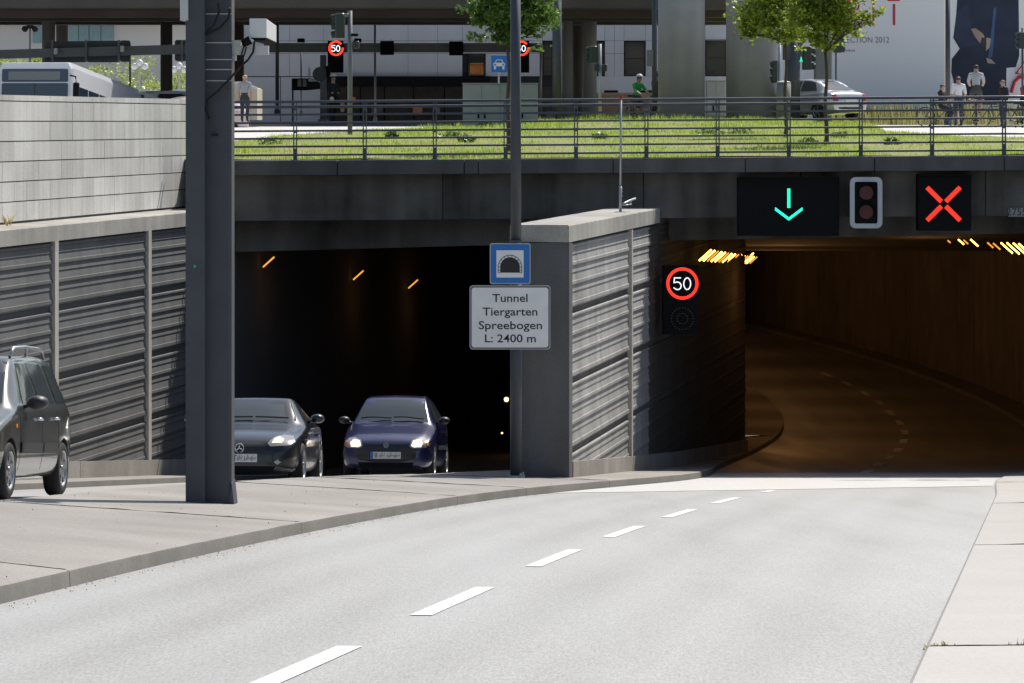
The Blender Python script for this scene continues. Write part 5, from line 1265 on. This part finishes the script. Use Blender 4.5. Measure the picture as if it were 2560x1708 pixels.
mb = MB(); g_ = W(2002,148,121.7); mb.poly([(g_.x-.05,g_.z-.09),(g_.x-.015,g_.z-.02),(g_.x-.01,g_.z+.05),(g_.x+.015,g_.z+.09),(g_.x+.03,g_.z+.04),(g_.x+.03,g_.z-.01),(g_.x+.07,g_.z-.09),(g_.x+.045,g_.z-.09),(g_.x+.01,g_.z-.03),(g_.x-.02,g_.z-.09)], 121.66, .01); mb.build('green_figure', emat('ped_green', (.02,.9,.5), 1.2), t)
traffic_light('traffic_light', 2090, 60, 292, 126, .03, [(2083,2112,70,132,1)], 'traffic light with black hoods in front of the billboard lettering', 'steel')
traffic_light('traffic_light', 2556, 70, 330, 118, .035, [(2540,2562,80,122,-1)], 'traffic light at the right edge in front of the poster', 'steel')
def post(px, pyt, pyb, Y, r, mat, label, name='post', extra=None):
    p = W(px,pyb,Y); t = thing(name, (p.x,Y,p.z), label, 'post'); mb = MB(); mb.tube([(p.x,Y,p.z-.1),(p.x,Y,Z(pyt,Y))], r, 10); mb.build('shaft', M[mat], t, smooth=True)
    mb = MB(); mb.tube([(p.x,Y,p.z-.1),(p.x,Y,p.z+.12)], r*1.7, 10); mb.build('base', M[mat], t)
    return t
post(693,-30,282,138,.07,'steel','slim dark lamp post right of the white camera housing','lamp_post')
post(753,128,285,146,.035,'steel','thin dark post below the gantry beam left of the 50 display')
post(938,52,300,146,.045,'steel','thin dark post in front of the facade between 50 display and signal box')
post(325,110,240,150,.035,'black','thin dark post right of the bus under the sign gantry')
t = post(1636,-30,292,121,.085,'steel','dark post touching the left side of the first round column','lamp_post')
mb = MB(); mb.cbx(X(1617,120.8),X(1633,120.8),120.7,120.98,Z(166,120.8),Z(125,120.8),.02); mb.build('sign_back', M['steel2'], t)
t = post(808,138,306,136,.12,'steel2','thick grey post with round sign back below the gantry', 'sign_post')
mb = MB(); mb.disc((X(800,135.8),135.8,Z(186,136)), .28, 20, 'y', .05); mb.build('round_sign', M['steel'], t)
mb = MB(); mb.cbx(X(816,135.9),X(826,135.9),135.7,136,Z(192,136),Z(165,136),.02); mb.build('box', M['black'], t)
t = thing('street_sign_box', W(760,228,137), 'dark hanging information box with pale plates left of the thick grey post', 'sign')
mb = MB(); mb.cbx(X(729,137),X(768,137),137,137.4,Z(226,137),Z(196,137),.03); mb.build('box', M['black'], t)
mb = MB(); mb.hexa([(X(768,137),137,Z(226,137)),(X(797,137),138,Z(222,137)),(X(797,137),138.2,Z(222,137)),(X(768,137),137.3,Z(226,137)),(X(768,137),137,Z(196,137)),(X(797,137),138,Z(206,137)),(X(797,137),138.2,Z(206,137)),(X(768,137),137.3,Z(196,137))]); mb.build('wing', M['black'], t)
for a in (744,757): mb = MB(); mb.bx(X(a,136.95),X(a+9,136.95),136.96,136.99,Z(217,137),Z(199,137)); mb.build('pale_plate', pmat('dim_plate', (.22,.23,.22), .6), t)
mb = MB(); mb.tube([(X(731,137),137.2,EYE-.1),(X(731,137),137.2,Z(200,137))], .03, 8); mb.build('leg', M['black'], t)
mb = MB(); mb.bx(X(771,136.8),X(801,136.8),136.8,137,Z(204,137),Z(196,137)); mb.bx(X(771,136.8),X(775,136.8),136.8,137,Z(196,137),Z(172,137)); mb.build('bracket', M['offwhite'], t)
def cabinet(px0, px1, pyt, pyb, Y, dep, mat, label, doors=2, top=True, side=0):
    t = thing('switch_cabinet', W((px0+px1)/2,pyb,Y), label, 'cabinet'); x0, x1 = X(px0,Y), X(px1,Y); z0, z1 = Z(pyb,Y), Z(pyt,Y)
    mb = MB(); mb.cbx(x0,x1,Y,Y+dep,z0-.2,z1,.015); mb.build('body', M[mat], t)
    mb = MB(); mb.bx(x0-.02,x1+.02,Y-.03,Y+dep+.02,z1+.002,z1+.03); mb.build('lid', M[mat], t)
    for k_ in range(doors):
        a = x0+(x1-x0)*k_/doors; b = x0+(x1-x0)*(k_+1)/doors
        mb = MB(); mb.bx(a+.02,b-.02,Y-.018,Y-.003,z0+.05,z1-.04); d = mb.build('door', M[mat], t)
        mb = MB(); xx = b-.10 if k_ % 2 == 0 else a+.10; mb.bx(xx-.03,xx+.03,Y-.035,Y-.02,z0+.3,z0+.5); mb.build('handle', M['black'], d)
    return t
cabinet(1157,1345,210,319,116,.8,'cabinet','large grey green switch cabinet behind the first tree trunk',4)
cabinet(1766,1814,203,299,131,.5,'offwhite','pale tall switch cabinet between the two round columns',2)
t = thing('round_bollard', W(1958,290,119), 'stout olive cylinder with domed lid beside the silver car', 'bollard'); p = W(1959,292,119)
mb = MB(); mb.tube([(p.x,119,p.z),(p.x,119,Z(207,119))], .24, 20); mb.build('drum', pmat('olive_grey', (.20,.20,.17), .6), t, smooth=True)
mb = MB(); mb.tube([(p.x,119,Z(207,119)),(p.x,119,Z(204,119)),(p.x,119,Z(202,119))], [.25,.2,.05], 20); mb.build('lid', M['offwhite'], t, smooth=True)
# blue motor road sign behind the tree
t = thing('motor_road_sign', W(1247,212,118), 'small blue square sign with white car symbol left of the tunnel sign post', 'road sign'); Y = 117.5
mb = MB(); mb.tube([(X(1247,118),118,Z(330,118)),(X(1247,118),118,Z(140,118))], .03, 8); mb.build('post', M['galv'], t)
mb = MB(); mb.poly(roundrect(X(1228,Y),X(1268,Y),Z(181,Y),Z(139,Y),.03), Y, .02); pl = mb.build('plate', M['signblue'], t)
mb = MB(); ox, oz = X(1248,Y), Z(160,Y); u = Y/F
mb.poly([(ox-14*u,oz-6*u),(ox-15*u,oz+1*u),(ox-11*u,oz+3*u),(ox-7*u,oz+11*u),(ox+7*u,oz+11*u),(ox+11*u,oz+3*u),(ox+15*u,oz+1*u),(ox+14*u,oz-6*u)][::-1], Y-.012, .008)
for s_ in (-1,1): mb.poly([(ox+s_*8*u,oz-6.2*u),(ox+s_*13*u,oz-6.2*u),(ox+s_*13*u,oz-14*u),(ox+s_*8*u,oz-14*u)][::-s_], Y-.012, .008)
mb.build('car_symbol', M['white'], pl)
mb = MB(); mb.poly([(ox-9*u,oz+3*u),(ox-5.5*u,oz+9*u),(ox+5.5*u,oz+9*u),(ox+9*u,oz+3*u)][::-1], Y-.018, .005); mb.build('symbol_window', M['signblue'], pl)
for s_ in (-1,1): mb = MB(); mb.disc((ox+s_*10*u,Y-.016,oz-2*u), 2.4*u, 10, 'y', .006); mb.build('symbol_lamp', M['signblue'], pl)
# beige kiosk
t = thing('kiosk', W(610,290,121), 'beige kiosk with sloping roof edge behind the blond woman', 'kiosk'); Y = 121
mb = MB(); mb.poly([(X(px_,Y),Z(py_,Y)) for px_, py_ in ((520,300),(643,300),(643,222),(602,206),(520,206))], Y, 2.5)
mb.build('shell', pmat('beige_panel', (.47,.43,.33), .7), t)
mb = MB(); mb.tube([(X(560,Y),Y-.03,Z(206,Y)),(X(602,Y),Y-.03,Z(206,Y)),(X(644,Y),Y-.03,Z(222,Y))], .035, 6); mb.build('roof_trim', M['offwhite'], t)

# ------------------------------------------------------------------ people and bicycles
def person(label, px, pyfoot, Y, height, yaw, pose, cols, hair=(.03,.02,.015), skin=(.42,.26,.19), helmet=None, dz=0):
    """cols: shirt, trousers; sleeves short unless cols[2]"""
    x = X(px,Y); z = Z(pyfoot,Y)+dz
    J = {'pel':(0,0,.52),'waist':(0,0,.60),'chest':(0,-.005,.72),'sh':(0,0,.80),'neck':(0,0,.845),'head0':(0,-.012,.885),'head1':(0,-.015,.93),'head2':(0,-.005,.975)}
    if pose in ('ride','sit'):
        lean = .10 if pose == 'ride' else .02
        for k_ in ('waist','chest','sh','neck','head0','head1','head2'): j = J[k_]; f_ = (j[2]-.52)/.4; J[k_] = (j[0], j[1]-lean*f_, j[2])
    E = [('pel','waist'),('waist','chest'),('chest','sh'),('sh','neck'),('neck','head0'),('head0','head1'),('head1','head2')]
    rad = {'pel':.085,'waist':.075,'chest':.088,'sh':.075,'neck':.032,'head0':.045,'head1':.060,'head2':.042}
    part = {('pel','waist'):1,('waist','chest'):0,('chest','sh'):0,('sh','neck'):3,('neck','head0'):3,('head0','head1'):3,('head1','head2'):2}
    sy = J['sh'][1]
    for s_, n_ in ((1,'l'),(-1,'r')):
        if pose == 'stand': arm = [(.105,sy,.795),(.135,.01,.64),(.125,-.03,.50),(.122,-.05,.44)]
        elif pose == 'walk': arm = [(.105,sy,.795),(.13,.03*s_,.64),(.125,-.06+.04*s_,.51),(.12,-.09+.05*s_,.455)]
        elif pose == 'ride': arm = [(.105,sy,.79),(.14,sy-.09,.67),(.12,sy-.22,.60),(.11,sy-.26,.59)]
        else: arm = [(.105,sy,.79),(.13,sy-.04,.66),(.08,sy-.16,.60),(.05,sy-.20,.62)]
        for i, a in enumerate(arm): J[n_+f'a{i}'] = (a[0]*s_, a[1], a[2])
        for i, r in enumerate((.042,.032,.024,.02)): rad[n_+f'a{i}'] = r
        E += [('sh',n_+'a0'),(n_+'a0',n_+'a1'),(n_+'a1',n_+'a2'),(n_+'a2',n_+'a3')]
        part.update({('sh',n_+'a0'):0,(n_+'a0',n_+'a1'):0,(n_+'a1',n_+'a2'):0 if len(cols) > 2 and cols[2] else 3,(n_+'a2',n_+'a3'):3})
        if pose == 'stand': leg = [(.055,0,.49),(.055,-.01,.275),(.055,.015,.045),(.06,-.07,.018)]
        elif pose == 'walk': leg = [(.055,0,.49),(.055,-.05*s_-.02,.275),(.05,-.09*s_+.02,.05),(.055,-.09*s_-.06,.02)]
        elif pose == 'ride': leg = [(.06,-.02,.49),(.075,-.16+.03*s_,.36+.05*s_),(.06,-.10,.12+.10*max(0,s_)),(.06,-.17,.09+.10*max(0,s_))]
        else: leg = [(.06,-.02,.49),(.07,-.22,.46),(.07,-.22,.24),(.07,-.29,.21)]
        for i, a in enumerate(leg): J[n_+f'l{i}'] = (a[0]*s_, a[1], a[2])
        for i, r in enumerate((.062,.043,.028,.022)): rad[n_+f'l{i}'] = r
        E += [('pel',n_+'l0'),(n_+'l0',n_+'l1'),(n_+'l1',n_+'l2'),(n_+'l2',n_+'l3')]
        part.update({('pel',n_+'l0'):1,(n_+'l0',n_+'l1'):1,(n_+'l1',n_+'l2'):1 if not (len(cols) > 3 and cols[3]) else 3,(n_+'l2',n_+'l3'):4})
    names = list(J); bm = bmesh.new(); sk = bm.verts.layers.skin.verify(); vv = {}
    for n_ in names:
        v = bm.verts.new(Vector(J[n_])*height); vv[n_] = v; v[sk].radius = (rad[n_]*height, rad[n_]*height*(.78 if n_ in ('pel','waist','chest','sh') else 1)); v[sk].use_root = n_ == 'pel'
    for a, b in E: bm.edges.new((vv[a],vv[b]))
    me = bpy.data.meshes.new('person'); bm.to_mesh(me); bm.free()
    o = bpy.data.objects.new('person', me); COL.objects.link(o)
    o.modifiers.new('k','SKIN'); sb = o.modifiers.new('s','SUBSURF'); sb.levels = 2; sb.render_levels = 2
    m2 = evaluated(o); o.modifiers.clear(); o.data = m2; m2.materials.clear()
    for c_, nm, rg_ in ((cols[0],'shirt',.8),(cols[1],'trousers',.85),(hair,'hair',.6),(skin,'skin',.5),((.03,.03,.03),'shoe',.6)): m2.materials.append(pmat(nm, c_, rg_))
    segs = [(Vector(J[a])*height, Vector(J[b])*height, part[(a,b)]) for a, b in E]; hd = Vector(J['head1'])*height
    for p in m2.polygons:
        c_ = p.center; best = None
        for a, b, k_ in segs:
            ab = b-a; t_ = max(0,min(1,(c_-a).dot(ab)/ab.length_squared)); d = (c_-a-ab*t_).length
            if best is None or d < best[0]: best = (d, k_)
        k_ = best[1]
        if c_.z > hd.z-.03*height and (c_.y > hd.y-.012*height or c_.z > hd.z+.03*height) and k_ in (2,3) and c_.z > .86*height: k_ = 2
        p.material_index = k_; p.use_smooth = True
    if helmet:
        mb = MB(); r = .075*height; v = []; n = 14
        for j in range(5):
            t_ = R(10+80*j/4); 
            for i in range(n): a = 2*math.pi*i/n; v.append((r*math.cos(t_)*math.cos(a)+hd.x, r*1.2*math.cos(t_)*math.sin(a)+hd.y, hd.z+.02*height+r*math.sin(t_)))
        mb.add(v, [(j*n+i,j*n+(i+1)%n,(j+1)*n+(i+1)%n,(j+1)*n+i) for j in range(4) for i in range(n)]); h_ = mb.build('helmet', pmat('helmet', helmet, .35), o, smooth=True, world=False)
    else:
        pass
    # face: nose, eyes, ears
    fz = hd.z-.005*height; mb = MB(); fy_ = hd.y-.060*height
    mb.box((hd.x,fy_-.006*height,fz-.012*height), (.012*height,.02*height,.02*height)); mb.build('nose', m2.materials[3], o, world=False)
    for s_ in (-1,1): mb = MB(); mb.disc((hd.x+s_*.022*height,fy_+.006*height,fz+.004*height), .007*height, 8, 'y', .006*height); mb.build('eye', M['ink'], o, world=False)
    o.location = (x,Y,z); o.rotation_euler = (0,0,R(yaw)); tag(o, label, 'person'); return o
def bicycle(label, px, pyg, Y, yaw, col=(.05,.05,.06)):
    x = X(px,Y); z = Z(pyg,Y); t = thing('bicycle', (x,Y,z), label, 'bicycle'); ORG[t.name] = Vector()
    for yy in (-.52,.52):
        mb = MB(); mb.tube([(0,yy+.335*math.cos(2*math.pi*i/24),.335+.335*math.sin(2*math.pi*i/24)) for i in range(24)], .018, 6, closed=True); w_ = mb.build('wheel', M['rubber'], t, smooth=True)
        mb = MB()
        for i in range(8): a = math.pi*i/8; mb.tube([(0,yy+.33*math.cos(a),.335+.33*math.sin(a)),(0,yy-.33*math.cos(a),.335-.33*math.sin(a))], .003, 4)
        mb.build('spokes', M['galv'], w_)['kind'] = 'stuff'
    fm = pmat('bike_frame', col, .35); mb = MB()
    for a, b in (((0,.52,.335),(0,.06,.28)),((0,.52,.335),(0,.16,.80)),((0,.06,.28),(0,.18,.86)),((0,.06,.28),(0,-.36,.72)),((0,.15,.74),(0,-.36,.76)),((0,-.34,.86),(0,-.52,.335))): mb.tube([a,b], .018, 6)
    mb.build('frame', fm, t, smooth=True)
    mb = MB(); mb.box((0,.19,.89), (.13,.26,.05)); mb.build('saddle', M['rubber'], t)
    mb = MB(); mb.tube([(-.28,-.24,.99),(-.2,-.36,1.0),(0,-.38,.98),(.2,-.36,1.0),(.28,-.24,.99)], .014, 6); mb.tube([(0,-.38,.98),(0,-.34,.84)], .014, 6); mb.build('handlebar', M['galv'], t, smooth=True)
    mb = MB(); mb.tube([(-.1,.06,.28),(.1,.06,.28)], .02, 6); mb.box((.12,.10,.20), (.08,.1,.02)); mb.box((-.12,.02,.36), (.08,.1,.02)); mb.build('pedals', M['black'], t)
    t.rotation_euler = (0,0,R(yaw)); return t
person('blond woman in a pale top standing by the beige kiosk', 612, 306, 117, 1.58, 170, 'stand', ((.33,.34,.37),(.04,.04,.05)), hair=(.52,.33,.18))
bicycle('dark bicycle ridden by the green shirted cyclist', 1588, 304, 125, 40)
person('cyclist in a bright green shirt with a silver helmet', 1590, 300, 125, 1.66, 35, 'ride', ((.02,.36,.07),(.06,.045,.05),0,1), helmet=(.55,.58,.66), dz=-.22+.12)
person('cyclist in dark clothes with blue helmet beside the first round column', 1640, 302, 127, 1.78, 150, 'ride', ((.03,.03,.035),(.03,.03,.03),1), helmet=(.12,.2,.5), dz=-.05)
bicycle('dark bicycle with a pale bag beside the first round column', 1640, 304, 127, 150)
person('person in a dark jacket sitting on a bicycle left of the thick post', 2352, 316, 126, 1.62, 60, 'sit', ((.02,.02,.03),(.02,.02,.03),1), hair=(.10,.05,.05), dz=-.10)
bicycle('bicycle under the seated person in a dark jacket', 2350, 316, 126, 70)
person('person in a white T-shirt and blue jeans before the poster', 2396, 317, 127, 1.82, 185, 'stand', ((.78,.78,.80),(.04,.05,.09)), hair=(.10,.06,.04))
person('tall cyclist in a grey shirt with a dark belt seen from behind', 2440, 320, 122, 1.85, 172, 'ride', ((.42,.43,.46),(.06,.06,.055),0,1), hair=(.03,.025,.02), dz=.34)
bicycle('bicycle ridden by the tall cyclist in a grey shirt', 2440, 322, 122, 175)
person('person in a black jacket looking left before the poster', 2508, 318, 128, 1.72, -60, 'stand', ((.012,.014,.022),(.03,.04,.07),1), hair=(.22,.14,.08))
bicycle('bicycle standing behind the person in a black jacket', 2490, 318, 131, 85)
person('person in a red top cut by the right edge of the photo', 2556, 325, 118, 1.66, 120, 'ride', ((.45,.03,.05),(.02,.02,.025),0,1), dz=.05)
bicycle('bicycle at the right edge under the person in red', 2556, 327, 118, 120)
person('motor scooter rider in black with white helmet left of the traffic light', 832, 305, 131, 1.70, 20, 'sit', ((.015,.015,.018),(.02,.02,.02),1), helmet=(.8,.8,.8), dz=.02)
# scooter under the rider
t = thing('motor_scooter', W(832,306,130.8), 'dark motor scooter under the rider with the white helmet', 'scooter'); p = W(832,306,130.6)
for yy in (130.0,131.3):
    mb = MB(); mb.tube([(p.x,yy+.22*math.cos(2*math.pi*i/16),p.z+.24+.22*math.sin(2*math.pi*i/16)) for i in range(16)], .05, 8, closed=True); mb.build('wheel', M['rubber'], t, smooth=True)
mb = MB(); mb.tube([(p.x,131.5,p.z+.55),(p.x,131.1,p.z+.62),(p.x,130.7,p.z+.35),(p.x,130.3,p.z+.38),(p.x,130.1,p.z+.9)], [.12,.17,.12,.13,.14], 10); mb.build('fairing', M['black'], t, smooth=True)
mb = MB(); mb.disc((p.x,129.95,p.z+.85), .08, 14, 'y', .06); mb.build('headlamp', M['headclear'], t)

# ------------------------------------------------------------------ background vehicles
M['silver'] = pmat('silver_paint', (.52,.54,.58), .25, metal=.6, coat=1)
car = thing('saloon_car', (0,0,0), 'silver saloon car seen from behind beside the right young tree', 'car')
st = [(0.00,.55,.26,.46,.42,.50,.51),(.06,.72,.20,.60,.58,.64,.66),(.3,.82,.18,.70,.64,.74,.76),(.9,.85,.18,.84,.68,.87,.90),(1.15,.85,.18,.88,.68,.93,.96),(1.55,.85,.18,.90,.60,1.22,1.24),(1.85,.85,.18,.91,.56,1.37,1.39),(2.2,.85,.18,.92,.555,1.41,1.43),(2.8,.85,.18,.92,.54,1.40,1.42),(3.2,.845,.19,.93,.56,1.27,1.29),(3.6,.83,.20,.94,.62,1.03,1.05),(3.75,.82,.22,.94,.68,.97,1.0),(4.0,.80,.25,.93,.68,.95,.97),(4.1,.77,.28,.80,.62,.82,.84),(4.14,.66,.34,.62,.5,.64,.65)]
wl = [(-.74,.78,.30),(.74,.78,.30),(-.74,3.35,.30),(.74,3.35,.30)]
body, bv = car_shell('body', st, M['silver'], car, wl, .30)
for x_, y_, z_ in wl: wheel(car, x_, y_, z_, .30, .19)
patch(car, bv, 'rear_window', M['glass'], [(-.60,1.02),(.60,1.02),(.50,1.36),(-.50,1.36)], 'r')
patch(car, bv, 'side_window', M['glass'], [(1.62,.98),(2.35,.99),(2.35,1.34),(1.95,1.34)], 'l'); patch(car, bv, 'side_window', M['glass'], [(2.43,.99),(3.25,1.0),(3.0,1.28),(2.75,1.34),(2.43,1.35)], 'l')
for s_ in (-1,1): patch(car, bv, 'tail_lamp', M['taillight'], [(s_*.56,.66),(s_*.76,.66),(s_*.76,.88),(s_*.60,.90)], 'r', .012)
patch(car, bv, 'bumper', M['trim'], [(-.75,.38),(.75,.38),(.75,.46),(-.75,.46)], 'r', .012)
patch(car, bv, 'number_plate', M['plate'], [(-.26,.62),(.26,.62),(.26,.74),(-.26,.74)], 'r', .012)
mirror(car, .86, 1.62, .98, M['silver'], 1.0)
car.rotation_euler = (0,0,R(217)); c_ = W(2070,300,121); car.location = (c_.x-1.65, c_.y+4.0, Z(298,123)-.05)
# bus: boxy body with big windscreen, climbing towards the viewer
M['buspaint'] = pmat('bus_paint', (.66,.68,.72), .35, coat=.5); M['busglass'] = pmat('bus_glass', (.02,.035,.06), .1, spec=.8)
bus = thing('city_bus', (0,0,0), 'white articulated city bus with dark windscreen behind the left parapet', 'bus')
def busbox(name, y0, y1, mat):
    mb = MB(); v = []; hw = 1.27; sec = [(-hw,.35),(hw,.35),(hw,2.75),(hw-.12,2.95),(-hw+.12,2.95),(-hw,2.75)]
    for y, s_, dz in ((y0,.96,-.03),(y0+.12,1,0),(y1-.1,1,0),(y1,.97,-.03)):
        for x_, z_ in sec: v.append((x_*s_, y, z_+(dz if z_ > 1 else 0)))
    m_ = 6; mb.add(v, [(i*m_+j,i*m_+(j+1)%m_,(i+1)*m_+(j+1)%m_,(i+1)*m_+j) for i in range(3) for j in range(m_)]+[tuple(range(5,-1,-1)), tuple(18+j for j in range(6))]); return mb.build(name, mat, bus, world=False)
busbox('front_body', 0, 10.2, M['buspaint']); busbox('rear_body', 10.9, 17.8, M['buspaint'])
mb = MB(); mb.bx(-1.2,1.2,10.2,10.9,.5,2.8); mb.build('bellows', M['trim'], bus, world=False)
mb = MB(); mb.poly(roundrect(-1.12,1.12,.95,2.25,.06), -.02, .03); mb.build('windscreen', M['busglass'], bus, world=False)
mb = MB(); mb.poly(roundrect(-1.12,1.12,2.29,2.72,.05), -.022, .03); d_ = mb.build('destination_box', M['busglass'], bus, world=False)
mb = MB(); mb.bx(-.9,.85,-.03,-.023,2.36,2.64); mb.build('destination_display', pmat('display_grey', (.16,.18,.18), .4), d_, world=False)
mb = MB(); mb.bx(-.012,.012,-.035,-.02,.98,2.24); mb.build('screen_divider', M['trim'], bus, world=False)
for k_ in range(6):
    y = .7+1.55*k_; mb = MB(); mb.bx(1.262,1.285,y,y+1.42,1.15,2.2); mb.build('side_window', M['busglass'], bus, world=False)
for k_ in range(4): y = 11.2+1.6*k_; mb = MB(); mb.bx(1.262,1.285,y,y+1.45,1.15,2.2); mb.build('side_window', M['busglass'], bus, world=False)
for s_ in (-1,1): mb = MB(); mb.tube([(s_*1.2,-.05,2.5),(s_*1.42,-.2,2.45),(s_*1.45,-.2,2.2)], .03, 6); mb.cbx(s_*1.45-.1,s_*1.45+.1,-.28,-.14,1.65,2.25,.03); mb.build('mirror', M['black'], bus, world=False)
for y in (2.6,8.2,14.5):
    for s_ in (-1,1): wheel(bus, s_*1.1, y, .48, .48, .28)
b0 = W(84,153,119); bus.location = (b0.x, 119, b0.z-2.97); bus.rotation_euler = (R(-4.6), 0, R(-7.0))
# two more roofs behind the parapet
def simple_car(name, label, px, pytop, Y, L_, W_, H_, mat, yaw):
    t = thing(name, (0,0,0), label, 'car')
    st = [(0,.7*W_/1.7,.3,.6,.5,.62,.64),(.15,.8*W_/1.7,.2,.75,.6,.78,.8),(.9,.85*W_/1.7,.2,.9,.65,.93,.96),(1.5,.85*W_/1.7,.2,.95,.6,H_-.1,H_-.06),(2.0,.85*W_/1.7,.2,.95,.58,H_-.03,H_),(L_-.8,.85*W_/1.7,.2,.95,.58,H_-.03,H_),(L_-.2,.83*W_/1.7,.25,.95,.6,H_-.3,H_-.25),(L_,.75*W_/1.7,.3,.8,.55,.85,.9)]
    wl = [(-.7,.8,.3),(.7,.8,.3),(-.7,L_-.85,.3),(.7,L_-.85,.3)]
    b_, bv_ = car_shell('body', st, mat, t, wl, .3, 1)
    for q in wl: wheel(t, *q, .3)
    patch(t, bv_, 'windscreen', M['glass'], [(-.55,1.0),(.55,1.0),(.48,H_-.15),(-.48,H_-.15)], 'f'); patch(t, bv_, 'side_window', M['glass'], [(1.6,1.0),(L_-.5,1.0),(L_-.8,H_-.15),(2.0,H_-.15)], 'l')
    c_ = W(px,pytop,Y); t.location = (c_.x,Y,c_.z-H_); t.rotation_euler = (0,0,R(yaw)); return t
simple_car('parked_car', 'pale pink car roof just showing above the left parapet', 330, 238, 118, 4.0, 1.7, 1.45, pmat('pale_paint', (.66,.55,.55), .3, coat=1), -60)
simple_car('parked_car', 'white car behind the bus just above the parapet', 262, 224, 133, 4.2, 1.7, 1.5, pmat('white_paint', (.75,.75,.76), .3, coat=1), -50)
simple_car('van', 'white topped dark van between the bushes and the dark column', 400, 222, 150, 4.6, 1.8, 1.9, pmat('van_paint', (.30,.31,.32), .3, coat=1), -20)
